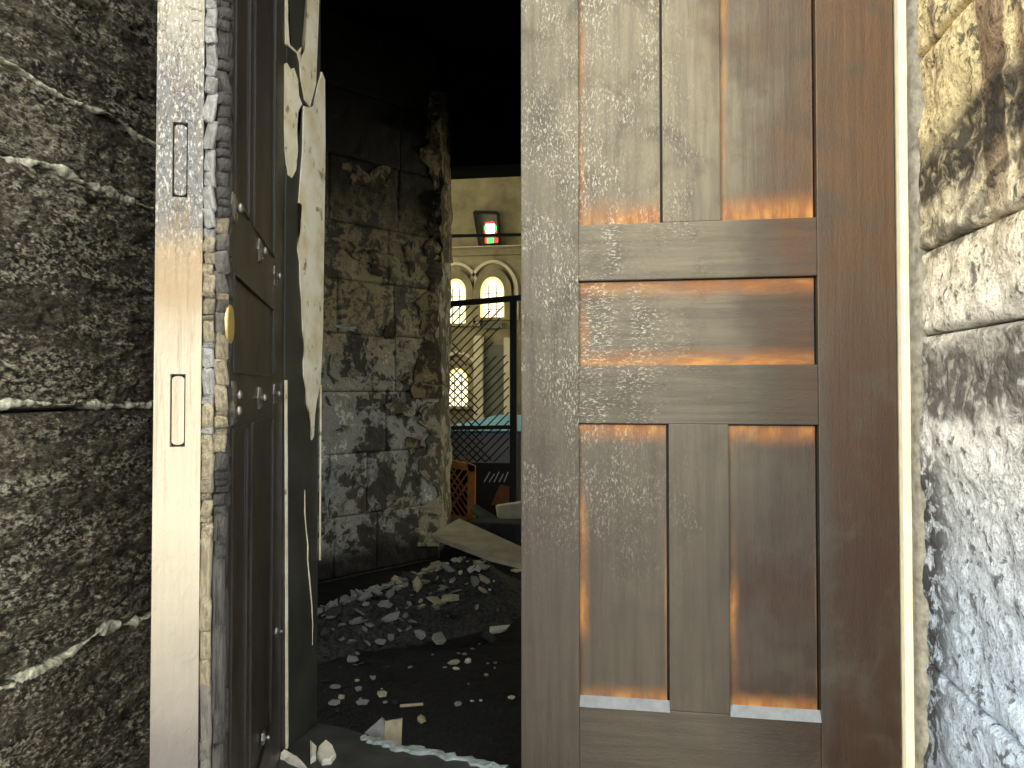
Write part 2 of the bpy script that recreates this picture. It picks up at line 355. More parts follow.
LEFT_STONE, RIGHT_STONE, PIER, FLOOR = m_left_stone(), m_right_stone(), m_pier(), m_soot_floor()
STILE, RAIL, PANEL_V, PANEL_H = wood('burnt_oak_upright', 'v', 'stile'), wood('burnt_oak_rail', 'h', 'rail'), wood('burnt_oak_panel', 'v', 'panel'), wood('burnt_oak_cross_panel', 'h', 'panel')
DARK, EDGE, CREAM = m_dark_wood(), m_edge_wood(), m_cream_paint()
ASH, CHAR, ASH_TAN = m_char('ash_white_char', (0.62, 0.62, 0.60), (0.34, 0.34, 0.34)), m_char('black_char', (0.06, 0.06, 0.058), (0.12, 0.115, 0.11)), m_char('tan_scorched_char', (0.60, 0.52, 0.36), (0.30, 0.26, 0.18))
ASH_GREY = m_char('grey_char', (0.24, 0.225, 0.20), (0.15, 0.14, 0.125))
MORTAR = m_plain('pale_mortar', (0.66, 0.61, 0.44), 0.8, 0.75, 70, 0.3, 0, 1.0)
LIME = m_plain('white_lime_render', (0.86, 0.82, 0.62), 0.7, 0.12, 20, 0.3)
STUCCO = m_plain('grey_cement', (0.27, 0.26, 0.215), 0.85, 0.45, 40, 0.3, 0, 0.6)
LEDGE = m_plain('skylit_ledge', (0.17, 0.19, 0.21), 0.55, 0.2, 40, 0.6)  # blue-grey of caught sky light put into the ledge colour
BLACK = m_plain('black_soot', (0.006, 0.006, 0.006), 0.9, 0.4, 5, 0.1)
IRON = m_plain('black_iron', (0.012, 0.012, 0.012), 0.5, 0.3, 20, 0.4)
STEEL = m_plain('tarnished_metal', (0.30, 0.30, 0.28), 0.35, 0.4, 60, 0.5, 0.9)
BRASS = m_plain('brass', (0.80, 0.62, 0.25), 0.35, 0.15, 30, 0.5, 0.8)
def m_patchy(name, c, dark, scale=11):
    t = NT(name); a = t.noise(t.obj, scale, 6, 0.68, 0.8); b = t.noise(t.obj, 4, 3); f = t.noise(t.obj, 50, 4)
    k = t.mix(t.rng(t.ma('ADD', a, t.ma('MULTIPLY', t.ma('SUBTRACT', b, 0.5), 0.7)), 0.47, 0.56), dark, c)
    k = t.mix(t.ma('MULTIPLY', t.rng(a, 0.62, 0.66), 0.6), k, tuple(min(1, x * 1.9) for x in c))
    return t.done(k, 0.8, t.bump(f, 0.5, 0.006, t.bump(a, 0.7, 0.02)), 0.25)
PLASTER = m_patchy('tan_plaster', (0.24, 0.20, 0.12), (0.05, 0.042, 0.028))
PLASTER_PALE = m_patchy('pale_plaster', (0.34, 0.33, 0.26), (0.10, 0.095, 0.075))
HALL = m_plain('hall_plaster', (0.26, 0.23, 0.14), 0.8, 0.35, 3, 0.2)
HALL_PALE = m_plain('pale_hall_stone', (0.62, 0.58, 0.42), 0.8, 0.12, 5, 0.2)
HALL_GREY = m_plain('grey_green_panel', (0.16, 0.17, 0.14), 0.7, 0.2, 5, 0.2)
ORANGE = m_plain('orange_wood', (0.42, 0.17, 0.035), 0.5, 0.3, 18, 0.4)
REDWOOD = m_plain('red_lattice_wood', (0.30, 0.10, 0.04), 0.5, 0.3, 18, 0.4)
BLUE = m_plain('blue_cloth', (0.20, 0.48, 0.66), 0.7, 0.15, 6, 0.3)
WHITE = m_plain('white_cloth', (0.86, 0.87, 0.90), 0.8, 0.1, 8, 0.3)
BOARD = m_plain('dusty_white_board', (0.50, 0.46, 0.34), 0.6, 0.3, 7, 0.4)
WBOX = m_plain('off_white_board', (0.70, 0.66, 0.50), 0.5, 0.15, 10, 0.4)
R_GREY = m_plain('grey_rubble', (0.30, 0.315, 0.31), 0.8, 0.5, 14, 0.4, 0, 0.6)
R_TAN = m_plain('tan_rubble', (0.50, 0.455, 0.31), 0.8, 0.4, 14, 0.4, 0, 0.6)
R_PALE = m_plain('pale_rubble', (0.72, 0.70, 0.62), 0.8, 0.25, 14, 0.4, 0, 0.5)
R_DARK = m_plain('dark_rubble', (0.035, 0.038, 0.042), 0.7, 0.4, 14, 0.4, 0, 0.5)
SMOKED = m_plain('smoked_jamb', (0.040, 0.041, 0.035), 0.45, 0.35, 7, 0.45)
GRIT = m_plain('grit', (0.045, 0.046, 0.046), 0.8, 1.0, 60, 0.4, 0, 1.0)
SLATE = m_plain('dark_slate', (0.038, 0.042, 0.042), 0.55, 0.4, 14, 0.5, 0, 0.5)
FROST = m_plain('pale_blue_plaster', (0.30, 0.36, 0.37), 0.7, 0.35, 40, 0.4, 0, 0.7)
PAVE = m_plain('pale_paving', (0.34, 0.33, 0.30), 0.8, 0.2, 3, 0.3)
FACADE = m_plain('facade_stone', (0.36, 0.33, 0.26), 0.85, 0.3, 3, 0.2)
GLOW = m_emit('hall_fill_glow', (1.0, 0.90, 0.62), 6.0)  # glow of the added, unseen side panes that light the hall
PANE = m_emit('pale_window_glass', (1.0, 0.93, 0.66), 0.95)
GLOW_Y = m_emit('yellow_glass', (1.0, 0.82, 0.30), 0.7)
GLOW_R, GLOW_G, GLOW_W = m_emit('red_glass', (0.75, 0.06, 0.05), 0.9), m_emit('green_glass', (0.10, 0.75, 0.16), 0.9), m_emit('clear_glass', (1, 0.95, 0.85), 3.0)

# ------------------------------------------------------------------ key places
YD = 1.80                                        # plane of the closed leaf
XR = at_y(897, 388, YD).x                        # its hinge edge
XF = at_y(521, 388, YD).x                        # its free edge
XJ = at_y(285, 388, YD).x                        # jamb and hinge of the open leaf
XRW = at_y(909, 388, YD).x                       # right reveal
XLW = -1.0                                       # left reveal
ZT = CZ - 0.965                                  # threshold
YJ2 = at_x(319, 388, XJ).y                       # far edge of the jamb
ZTOP = CZ + 1.45

# ------------------------------------------------------------------ outside setting
g = tag(box('floor_outside', -14, 14, -16, 2.2, -0.45, -0.30, PAVE), 'pale paving in front of the doorway', 'paving', kind='structure')
tag(box('wall_facade', -6, XLW - 0.12, 0.78, 2.1, -0.3, 4.5, FACADE), 'stone facade beside the left reveal', 'wall', kind='structure')
tag(box('wall_facade_right', XRW + 0.12, 6, 0.78, 2.1, -0.3, 4.5, FACADE), 'stone facade beside the right reveal', 'wall', kind='structure')
tag(box('wall_above_door', XLW - 0.12, XRW + 0.12, 1.7, 2.1, ZTOP + 0.06, 4.5, FACADE), 'stone wall over the door head', 'wall', kind='structure')
tag(box('trim_1', XJ - 0.06, XRW + 0.01, YD - 0.01, YJ2, ZTOP + 0.005, ZTOP + 0.07, DARK), 'dark wooden door head over both leaves', 'door frame', kind='structure')

# left reveal
wl_ = tag(empty('wall_left', (XLW, 0.8, -0.3)), 'charred rough stone reveal of the doorway, left of the open leaf', 'wall', kind='structure')
def lift(o, e):
    o.parent = e; o.matrix_parent_inverse = Matrix.Translation(-Vector(e.location)); return o
def zj(py): return at_x(0, py, XLW).z
joints = [-0.30, zj(1010), zj(686), zj(412), zj(151), zj(60), CZ + 0.98, CZ + 1.5, CZ + 2.1]
for i in range(len(joints) - 1):
    z0, z1 = joints[i], joints[i + 1]
    ys = [0.62, 0.86 + 0.06 * (i % 2), 2.02]
    for j in range(2):
        def hf(u, v, s=i * 7 + j, y0=ys[j], z0=z0):
            a = fbm((u + y0) * 3, (v + z0) * 6, 3, s) * 0.006
            lay = fbm((u + y0) * 10, (v + z0) * 40, 5, s + 90, 0.6) * 0.0055
            pit = np.maximum(0, fbm((u + y0) * 36, (v + z0) * 55, 3, s + 50) - 0.1) * 0.010
            return a + lay - pit
        lift(rough_face('stone', (XLW, ys[j] + 0.004, z0 + 0.004), (0, 1, 0), (0, 0, 1), (1, 0, 0), ys[j + 1] - ys[j] - 0.008, z1 - z0 - 0.008,
                        0.0034 if (j == 1 and 1 <= i <= 5) else 0.012, hf, LEFT_STONE, round_=0.010, sink=0.007), wl_)
def mortar(name, za, zb, h, seed, wall, x, nx, m, y0=0.66, y1=2.0):
    n = 420; ys = np.linspace(y0, y1, n); vs, fs = [], []
    wob = fbm(ys * 7, ys * 0 + 3.3, 4, seed) * 0.012; th = h * np.clip(0.62 + 0.75 * fbm(ys * 24, ys * 0, 4, seed + 5, 0.65), 0.12, 1.5)
    pr = 0.0005 + 0.0035 * fbm(ys * 40, ys * 0 + 9, 4, seed + 9, 0.7)
    for k in range(n):
        zc = za + (zb - za) * k / (n - 1) + wob[k]
        for dz, dx in ((-th[k], -0.05), (-th[k], pr[k] * 0.4 - 0.004), (-0.4 * th[k], pr[k]), (0.5 * th[k], pr[k]), (th[k], pr[k] * 0.3 - 0.006), (th[k], -0.05)):
            vs.append((x + nx * dx, ys[k], zc + dz))
    for k in range(n - 1):
        for q in range(5):
            a = k * 6 + q; fs.append((a, a + 1, a + 7, a + 6) if nx < 0 else (a, a + 6, a + 7, a + 1))
    return lift(mesh_obj(name, vs, fs, m, None, True), wall)
for k, (i, h) in enumerate(((2, 0.010), (3, 0.008), (4, 0.008), (5, 0.006))):
    mortar('mortar', joints[i], joints[i], h, 10 + k, wl_, XLW, 1, MORTAR)

# right reveal
wr_ = tag(empty('wall_right', (XRW, 0.8, -0.3)), 'pale limestone reveal with black soot bands, right of the closed leaf', 'wall', kind='structure')
def zr(py): return at_x(1024, py, XRW).z
jr = [-0.30, zr(752), zr(318), zr(205), zr(-40), CZ + 1.5, CZ + 2.1]
jr = [-0.30, 0.12, zr(752), zr(318), zr(205), zr(-60), CZ + 1.5, CZ + 2.1]
for i in range(len(jr) - 1):
    z0, z1 = jr[i], jr[i + 1]; ys = [0.62, 0.95 + 0.12 * (i % 2), YD - 0.06]
    for j in range(2):
        def hf(u, v, s=300 + i * 7 + j, y0=ys[j], z0=z0):
            a = fbm((u + y0) * 4, (v + z0) * 5, 3, s) * 0.009
            return a + fbm((u + y0) * 18, (v + z0) * 24, 4, s + 40) * 0.005
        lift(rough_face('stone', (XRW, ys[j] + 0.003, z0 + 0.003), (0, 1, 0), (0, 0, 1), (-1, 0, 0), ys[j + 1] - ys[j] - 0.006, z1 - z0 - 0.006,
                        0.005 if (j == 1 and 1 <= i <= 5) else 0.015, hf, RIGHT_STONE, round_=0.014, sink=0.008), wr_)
# cement corner and white render strip between stones and leaf
n = 120; vs, fs = [], []
zs = np.linspace(-0.2, CZ + 1.5, n); wob = fbm(zs * 9, zs * 0 + 1, 3, 77) * 0.006
for k in range(n):
    for a in range(7):
        t_ = a / 6 * math.pi
        vs.append((XRW + 0.012 - 0.020 * math.sin(t_) + wob[k] * 0.4, YD - 0.075 + 0.035 * (1 - math.cos(t_)) / 1.0 + wob[k], zs[k]))
for k in range(n - 1):
    for a in range(6):
        q = k * 7 + a; fs.append((q, q + 7, q + 8, q + 1))
tag(mesh_obj('trim_2', vs, fs, STUCCO, None, True), 'rough grey cement corner bead beside the right reveal', 'trim', kind='structure')
tag(box('trim_3', XR + 0.006, XRW + 0.03, YD - 0.016, YD + 0.10, ZT - 0.1, ZTOP + 0.07, LIME, None, 0.003), 'white rendered strip between closed leaf and cement corner', 'trim', kind='structure')

# jamb on the hinge side of the open leaf
box_j = tag(empty('door_frame', (XJ, YD, ZT)), 'blackened door jamb with peeling cream wood, behind the open leaf', 'door frame', kind='structure')
lift(box('jamb', XLW - 0.1, XJ, YD, YJ2, ZT - 0.1, ZTOP + 0.005, SMOKED, None, 0.004), box_j)
def on_jamb(pts): return [at_x(x, y, XJ) + Vector((0.0035, 0, 0)) for x, y in pts]
rnd = random.Random(4)
def flake(name, pts, m, th=0.0055): return lift(prism(name, on_jamb(pts), (1, 0, 0), th, m, None), box_j)
flake('paint_flake', [(281.5, 66), (286, 63), (290, 70), (293, 68), (297, 80), (298, 96), (301, 104), (297, 112), (296, 130), (297, 150), (295, 170), (291, 178), (287.5, 175), (285, 150), (282, 120), (281, 95)], CREAM)
flake('paint_flake', [(284, -30), (286.5, -30), (287, 20), (288.5, 44), (296, 52), (299, 62), (300, 78), (304, 100), (309, 107), (313, 92), (315, 84), (319.5, -30), (307, -30), (305.5, 10), (305, 40), (302, 56), (297, 54), (290, 48), (285.5, 44), (284, 20)], CREAM, 0.006)
flake('paint_flake', [(303, 106), (309, 108), (313, 106), (317, 86), (321, 72), (324, 80), (324.5, 150), (323, 250), (322, 330), (319.5, 385), (316, 400), (314, 415), (313, 436), (311, 440), (309.5, 418), (306, 404), (305.5, 390), (303, 376), (302.5, 362), (304, 350), (302, 330), (301, 300), (299.5, 285), (299, 262), (297, 250), (298, 238), (301, 225), (301, 205), (298, 203), (300, 175), (302, 150), (302.5, 120)], CREAM, 0.006)
bm = bmesh.new(); add_tube(bm, [at_x(x, y, XJ) for x, y in ((304.8, 490), (304.5, 512), (306, 530), (307.6, 545), (307.4, 560), (309.3, 580), (311.6, 605), (312.6, 625), (312.4, 645))], [0.001, 0.0028, 0.0022, 0.003, 0.0024, 0.0028, 0.0024, 0.0018, 0.0008], 6)
lift(bm_obj('wood_split', bm, CREAM), box_j)
lift(bar('gap_edge', at_x(284.5, 380, XJ) + Vector((.004, 0, 0)), at_x(285.5, 748, XJ) + Vector((.004, 0, 0)), 0.006, 0.006, CREAM, None), box_j)
lift(bar('edge_bead', at_x(320, 385, XJ) + Vector((.003, 0, 0)), at_x(319, 560, XJ) + Vector((.003, 0, 0)), 0.004, 0.004, CREAM, None), box_j)

# ------------------------------------------------------------------ the two leaves (same joinery)
W = XR - XF
T = 0.10
def lx(px): return XR - at_y(px, 388, YD).x
def lz(py, px=700): return at_y(px, py, YD).z - ZT
H = ZTOP - ZT
ST_H, ST_F = lx(818.5), lx(579)                    # hinge stile 0..ST_H, free stile ST_F..W
MU = (lx(722), lx(663.5)); ML = (lx(728.5), lx(668.5))
Z_TOPR = H - 0.14
Z_UR0, Z_UR1 = lz(278), lz(221); Z_LR0, Z_LR1 = lz(424), lz(365); Z_BR = lz(713)
def leaf(root, stile, rail, panel_v, panel_h, pieces_end=True, ledges=True, d=0.013):
    e = 0.0025
    box('stile', 0, ST_H, -T, 0, 0.008, H, stile, root, e)
    if pieces_end: box('stile', ST_F, W, -T, 0, 0.008, H, stile, root, e)
    for z0, z1 in ((0.008, Z_BR), (Z_LR0, Z_LR1), (Z_UR0, Z_UR1), (Z_TOPR, H)):
        box('rail', ST_H, ST_F, -T + 0.0008, -0.0008, z0, z1, rail, root, e)
    for (a, b), z0, z1 in ((MU, Z_UR1, Z_TOPR), (ML, Z_BR, Z_LR0)):
        box('mullion', a, b, -T + 0.0016, -0.0016, z0, z1, stile, root, e)
    for a, b, z0, z1, m in ((ST_H, MU[0], Z_UR1, Z_TOPR, panel_v), (MU[1], ST_F, Z_UR1, Z_TOPR, panel_v), (ST_H, ST_F, Z_LR1, Z_UR0, panel_h),
                            (ST_H, ML[0], Z_BR, Z_LR0, panel_v), (ML[1], ST_F, Z_BR, Z_LR0, panel_v)):
        box('panel_rebate', a, b, -T + 0.030, -0.030, z0, z1, DARK, root)
        p = box('panel', a + 0.006, b, -T + d, -d, z0, z1 - 0.004, m, root)
        # thin quirk bead down both sides of each panel
    if ledges:
        for a, b in ((ST_H, ML[0]), (ML[1], ST_F)):
            bm = bmesh.new()
            vs = [bm.verts.new(v) for v in ((a, -d, Z_BR + 0.020), (b, -d, Z_BR + 0.020), (b, 0.003, Z_BR - 0.003), (a, 0.003, Z_BR - 0.003), (a, -d, Z_BR - 0.004), (b, -d, Z_BR - 0.004))]
            for f in ((0, 1, 2, 3), (3, 2, 5, 4), (0, 3, 4), (1, 5, 2), (0, 4, 5, 1)): bm.faces.new([vs[i] for i in f])
            bm_obj('ledge', bm, LEDGE, root)
door_r = tag(empty('door_2', (XR, YD, ZT), math.pi), 'closed heat-scorched brown wooden door leaf with recessed panels', 'door', kind='structure')
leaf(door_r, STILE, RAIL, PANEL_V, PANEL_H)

# open leaf, swung out towards the lens; local +y is the face that shows
d2 = ray(360, 388); d2.z = 0; d2.normalize()
ang = math.atan2(-d2.y, -d2.x)
door_l = tag(empty('door_1', (XJ - 0.004, YD - 0.004, ZT), ang), 'open blackened wooden door leaf with pale charred edge and metal studs', 'door', kind='structure')
nl = Vector((-math.sin(ang), math.cos(ang), 0)); el = Vector((math.cos(ang), math.sin(ang), 0))
W0 = W
def on_leaf(px, py):                                # local coordinates on the showing face
    p = hit(px, py, door_l.location, nl) - Vector(door_l.location); return p.dot(el), p.z
W = on_leaf(225, 388)[0]
sc_ = W / W0
ST_H, ST_F = on_leaf(273, 388)[0], W - 0.07
MU = (on_leaf(252.5, 388)[0], on_leaf(247.5, 388)[0]); ML = MU
Z_UR0, Z_UR1, Z_LR0, Z_LR1 = 0.965 + 0.187, 0.965 + 0.31, 0.965 - 0.068, 0.965 + 0.028
leaf(door_l, DARK, DARK, DARK, DARK, pieces_end=False, ledges=False, d=0.004)
# free stile with its burnt corner: stile body, scorched end face round two mortises, char pieces
YC = -0.034
bm = bmesh.new()
prof = [(ST_F, -T), (W - 0.012, -T), (W - 0.012, YC), (W - 0.022, -0.012), (W - 0.022, 0.0), (ST_F, 0.0)]
lo = [bm.verts.new((x, y, 0.008)) for x, y in prof]; hi = [bm.verts.new((x, y, H)) for x, y in prof]
bm.faces.new(lo[::-1]); bm.faces.new(hi)
for i in range(6): bm.faces.new((lo[i], lo[(i + 1) % 6], hi[(i + 1) % 6], hi[i]))
st = bm_obj('stile', bm, DARK, door_l)
end_p = Vector(door_l.location) + el * W
def on_end(px, py):
    p = hit(px, py, end_p, el) - end_p; return p.dot(nl), p.z
m0, m1 = on_end(170, 388)[0], on_end(185.5, 388)[0]
slots = [(on_end(178, 447)[1], on_end(178, 374)[1]), (on_end(178, 197)[1], on_end(178, 122)[1])]
bm = bmesh.new()
add_box(bm, W - 0.012, W, -T, m0, 0.008, H); add_box(bm, W - 0.012, W, m1, YC, 0.008, H)
zc = [0.008, slots[0][0], slots[0][1], slots[1][0], slots[1][1], H]
for a, b in ((zc[0], zc[1]), (zc[2], zc[3]), (zc[4], zc[5])): add_box(bm, W - 0.012, W, m0, m1, a, b)
ef = bm_obj('end_face', bm, EDGE, st); ef['label'] = 'pale scorched end grain face'
for s0, s1 in slots:
    bm = bmesh.new(); yc = (m0 + m1) / 2; r = (m1 - m0) / 2 - 0.0022; pts = []
    for k in range(9): a = math.pi * k / 8; pts.append((yc + r * math.cos(a), s1 - 0.003 - r * 0.6 + r * 0.6 * math.sin(a)))
    for k in range(9): a = math.pi + math.pi * k / 8; pts.append((yc + r * math.cos(a), s0 + 0.003 + r * 0.6 + r * 0.6 * math.sin(a)))
    f = [bm.verts.new((W - 0.0022, y, z)) for y, z in pts]; b = [bm.verts.new((W - 0.012, y, z)) for y, z in pts]
    bm.faces.new(f); bm.faces.new(b[::-1])
    for k in range(18): bm.faces.new((f[k], b[k], b[(k + 1) % 18], f[(k + 1) % 18]))
    bm_obj('mortise_plug', bm, EDGE, st)
# alligator char: blocks with their own edges
rnd = random.Random(11)
def char_mesh(seed, m):
    r = random.Random(seed); bm = bmesh.new(); bmesh.ops.create_cube(bm, size=1)
    bmesh.ops.bevel(bm, geom=list(bm.edges), offset=0.16, segments=2, affect='EDGES', profile=0.5)
    for v in bm.verts: v.co += Vector((r.uniform(-.08, .08), r.uniform(-.08, .08), r.uniform(-.09, .09)))
    me = bpy.data.meshes.new('char_block'); bm.to_mesh(me); bm.free(); me.materials.append(m)
    me.polygons.foreach_set('use_smooth', [True] * len(me.polygons)); return me
AM = [char_mesh(i, ASH) for i in range(4)]; CM = [char_mesh(20 + i, CHAR) for i in range(4)]; TM = [char_mesh(40 + i, ASH_TAN) for i in range(4)]; GM = [char_mesh(60 + i, ASH_GREY) for i in range(4)]
for colm in range(3):
    z = 0.012
    while z < H - 0.03:
        hgt = rnd.choice((0.011, 0.016, 0.022, 0.030, 0.042)) * rnd.uniform(0.85, 1.2) * (2.6 if z < 0.70 else 0.75 if 1.02 < z < 1.26 else 1.0); calm = 0.25 if z < 0.72 else 1.0
        if colm == 0: ms, y, x, wy, wx = (AM if z > 1.18 or (z > 0.85 and rnd.random() < .3) else (TM if z > 0.5 else GM)) , -0.0245, W - 0.010, 0.0155, 0.022
        elif colm == 1: ms, y, x, wy, wx = (CM if (z > 1.2 or z < 0.84) else (GM if rnd.random() < .35 else TM)), -0.0105, W - 0.014, 0.017, 0.026
        else: ms, y, x, wy, wx = CM, -0.0055, W - 0.029, 0.014, 0.020
        o = bpy.data.objects.new('char_block', rnd.choice(ms)); COL.objects.link(o); o.parent = st
        o.location = (x + rnd.uniform(-.002, .002), y + rnd.uniform(-.0012, .0012), z + hgt / 2)
        o.scale = (wx * rnd.uniform(.9, 1.15), wy * rnd.uniform(1.0, 1.12), hgt * rnd.uniform(1.0, 1.14)); o.rotation_euler = (rnd.uniform(-.22, .22) * calm, rnd.uniform(-.12, .12) * calm, 0.5 * (colm == 1) + rnd.uniform(-.15, .15) * calm)
        z += hgt
# raised bolection mouldings around the panels of the showing face
def mould(x0, x1, z0, z1):
    bm = bmesh.new()
    for a, b in (((x0, z0), (x1, z0)), ((x1, z0), (x1, z1)), ((x1, z1), (x0, z1)), ((x0, z1), (x0, z0))):
        add_bar(bm, (a[0], 0.001, a[1]), (b[0], 0.0, b[1]), 0.007, 0.004, (0, 1, 0))
    bm_obj('panel_moulding', bm, DARK, door_l)
for a, b, z0, z1 in ((ST_H, MU[0], Z_UR1, Z_TOPR), (MU[1], ST_F, Z_UR1, Z_TOPR), (ST_H, ST_F, Z_LR1, Z_UR0), (ST_H, ML[0], Z_BR, Z_LR0), (ML[1], ST_F, Z_BR, Z_LR0)): mould(a, b, z0, z1)
def lathe(bm, prof, n, M):
    rings = []
    for r, h in prof:
        rings.append([bm.verts.new(M @ Vector((r * math.cos(2 * math.pi * k / n), r * math.sin(2 * math.pi * k / n), h))) for k in range(n)])
    for i in range(len(rings) - 1):
        for k in range(n): bm.faces.new((rings[i][k], rings[i][(k + 1) % n], rings[i + 1][(k + 1) % n], rings[i + 1][k]))
    bm.faces.new(rings[-1])
MY = Matrix.Rotation(-math.pi / 2, 4, 'X')           # lathe axis to +y
for px, py in ((232.5, 208), (259, 251), (274.5, 276), (231.5, 395), (258.5, 398), (274, 394), (231, 411), (262, 738), (276, 632)):
    x, z = on_leaf(px, py); big_ = 1.0 if py < 500 else 0.55
    bm = bmesh.new(); lathe(bm, [(0.026 * big_, 0), (0.026 * big_, 0.003), (0.021 * big_, 0.006), (0.017 * big_, 0.004), (0.012 * big_, 0.007)], 12, Matrix.Translation((x, 0, z)) @ MY)
    for k, v in enumerate(list(bm.verts)):
        if k % 2 and (v.co - Vector((x, v.co.y, z))).length > 0.02 * big_: v.co = Vector((x, v.co.y, z)) + (v.co - Vector((x, v.co.y, z))) * 0.82
    s = bm_obj('stud', bm, STEEL, door_l)
    bm = bmesh.new(); lathe(bm, [(0.006 * big_, 0.004), (0.005 * big_, 0.007), (0.008 * big_, 0.009), (0.009 * big_, 0.013), (0.006 * big_, 0.016), (0.002 * big_, 0.017)], 10, Matrix.Translation((x, 0, z)) @ MY)
    bm_obj('knob', bm, STEEL, s, True)
x, z = on_leaf(227.5, 324); x -= 0.008; bm = bmesh.new()
lathe(bm, [(0.030, 0), (0.031, 0.002), (0.030, 0.004), (0.024, 0.005), (0.016, 0.004)], 24, Matrix.Translation((x, 0, z)) @ MY)
bm_obj('escutcheon', bm, BRASS, door_l, True)['label'] = 'round yellow brass escutcheon'

# ------------------------------------------------------------------ threshold
pts = [(283, 752), (300, 738), (318, 722), (345, 727), (366, 735), (395, 745), (420, 752), (450, 757), (512, 769), (560, 772)]
ins = [at_z(x, y, ZT) for x, y in pts]
outl = ins + [Vector((XRW, YD + 0.05, ZT)), Vector((XRW, YD - 0.25, ZT)), Vector((XLW, YD - 0.25, ZT))]
th = tag(prism('threshold', outl, (0, 0, 1), 0.16, SLATE, None, 0.004), 'dark slate threshold slab with a broken inner edge', 'threshold', kind='structure')
box('step', XLW, XRW, 1.2, YJ2 + 0.02, -0.30, ZT - 0.15, FACADE); bpy.data.objects['step']['kind'] = 'structure'; tag(bpy.data.objects['step'], 'stone step under the slate threshold', 'step')
# peeled plaster crust along the edge
def crust(name, path, w, h, m, seed, parent=None):
    r = random.Random(seed); bm = bmesh.new(); prev = None
    for i, p in enumerate(path):
        d = (path[min(i + 1, len(path) - 1)] - path[max(i - 1, 0)]); d.z = 0; d.normalize(); s = Vector((-d.y, d.x, 0))
        a, b = w * r.uniform(0.15, 1.5), w * r.uniform(0.3, 1.7); hh = h * r.uniform(0.15, 1.5)
        ring = [bm.verts.new(p - s * a), bm.verts.new(p - s * a * 0.7 + Vector((0, 0, hh))), bm.verts.new(p + s * b * 0.4 + Vector((0, 0, hh * r.uniform(.7, 1.2)))), bm.verts.new(p + s * b + Vector((0, 0, 0)))]
        if prev:
            for k in range(3): bm.faces.new((prev[k], prev[k + 1], ring[k + 1], ring[k]))
            bm.faces.new((prev[3], prev[0], ring[0], ring[3]))
        else: bm.faces.new(ring)
        prev = ring
    bm.faces.new(prev[::-1])
    return bm_obj(name, bm, m, parent)
path = []
ctrl = [(362, 737), (378, 742), (400, 748), (425, 752), (450, 757), (480, 763), (512, 770)]
for i in range(len(ctrl) - 1):
    for k in range(5):
        u = k / 5; path.append(at_z(ctrl[i][0] * (1 - u) + ctrl[i + 1][0] * u, ctrl[i][1] * (1 - u) + ctrl[i + 1][1] * u, ZT))
tag(crust('plaster_crust', path, 0.017, 0.006, FROST, 3), 'pale broken plaster crust along the inner edge of the threshold', 'plaster')
path2 = [at_z(x, y, ZT) for x, y in ((283, 757), (288, 758), (294, 761), (301, 766), (307, 772))]
tag(crust('plaster_crumb', path2, 0.012, 0.012, R_PALE, 5), 'white plaster crumb at the foot of the hinge jamb', 'plaster')

# ------------------------------------------------------------------ inside: shell
tag(box('floor', -6, 6, YJ2 + 0.02, 15, -0.1, 0, FLOOR), 'black sooty floor of the vestibule and hall', 'floor', kind='structure')
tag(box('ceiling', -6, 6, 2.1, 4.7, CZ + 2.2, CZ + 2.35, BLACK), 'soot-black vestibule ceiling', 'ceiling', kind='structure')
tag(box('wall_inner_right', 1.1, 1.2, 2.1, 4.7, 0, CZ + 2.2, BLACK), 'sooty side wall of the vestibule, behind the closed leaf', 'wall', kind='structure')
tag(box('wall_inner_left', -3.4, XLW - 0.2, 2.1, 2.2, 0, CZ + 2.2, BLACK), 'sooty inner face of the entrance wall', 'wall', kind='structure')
# smoke-stained pier
A = at_z(439, 560, 0.0); 
Ldir = Vector((-math.sin(math.radians(37)), -math.cos(math.radians(37)), 0))
NP = Vector((math.cos(math.radians(37)), -math.sin(math.radians(37)), 0))
if NP.dot(EYE - A) < 0: NP = -NP
PL = 1.75
B0 = A + Ldir * PL
pier = tag(empty('pillar', tuple(A)), 'smoke-stained ashlar pier with peeling plaster, seen through the doorway', 'pillar', kind='structure')
def on_pier(px, py, off=0.0): return hit(px, py, A, NP) + NP * off
RD = (at_y(450.5, 388, A.y + 0.62) - A); RD.z = 0; RL = RD.length; RD.normalize()
RN = Vector((RD.y, -RD.x, 0))
# core
core = [B0 - NP * 0.03, A - NP * 0.03 - Ldir * -0.03, A + RD * RL + Vector((-0.06, -0.02, 0)), B0 + Vector((-0.6, 1.4, 0))]
lift(prism('core', [p + Vector((0, 0, CZ + 2.2)) for p in core], (0, 0, 1), CZ + 2.2, BLACK), pier)
zrows = [0.0] + [on_pier(380, y).z for y in (570, 512, 452, 392, 336, 284, 229, 165, 100, 30, -60)] + [CZ + 2.2]
rnd = random.Random(8)
for i in range(len(zrows) - 1):
    z0, z1 = zrows[i], zrows[i + 1]
    cuts = [0.0, rnd.uniform(0.3, 0.55), rnd.uniform(0.75, 1.0), rnd.uniform(1.2, 1.4), PL]
    for j in range(4):
        u0, u1 = cuts[j], cuts[j + 1]
        def hf(u, v, s=600 + i * 9 + j): return fbm(u * 5, v * 5, 3, s) * 0.006 + fbm(u * 22, v * 26, 3, s + 3) * 0.005
        o_ = A + Ldir * (u0 + 0.003); o_.z = z0 + 0.003
        lift(rough_face('stone', o_, Ldir, (0, 0, 1), NP, u1 - u0 - 0.002, z1 - z0 - 0.002, 0.016, hf, PIER, None, 0.06, 0.012, 0.004), pier)
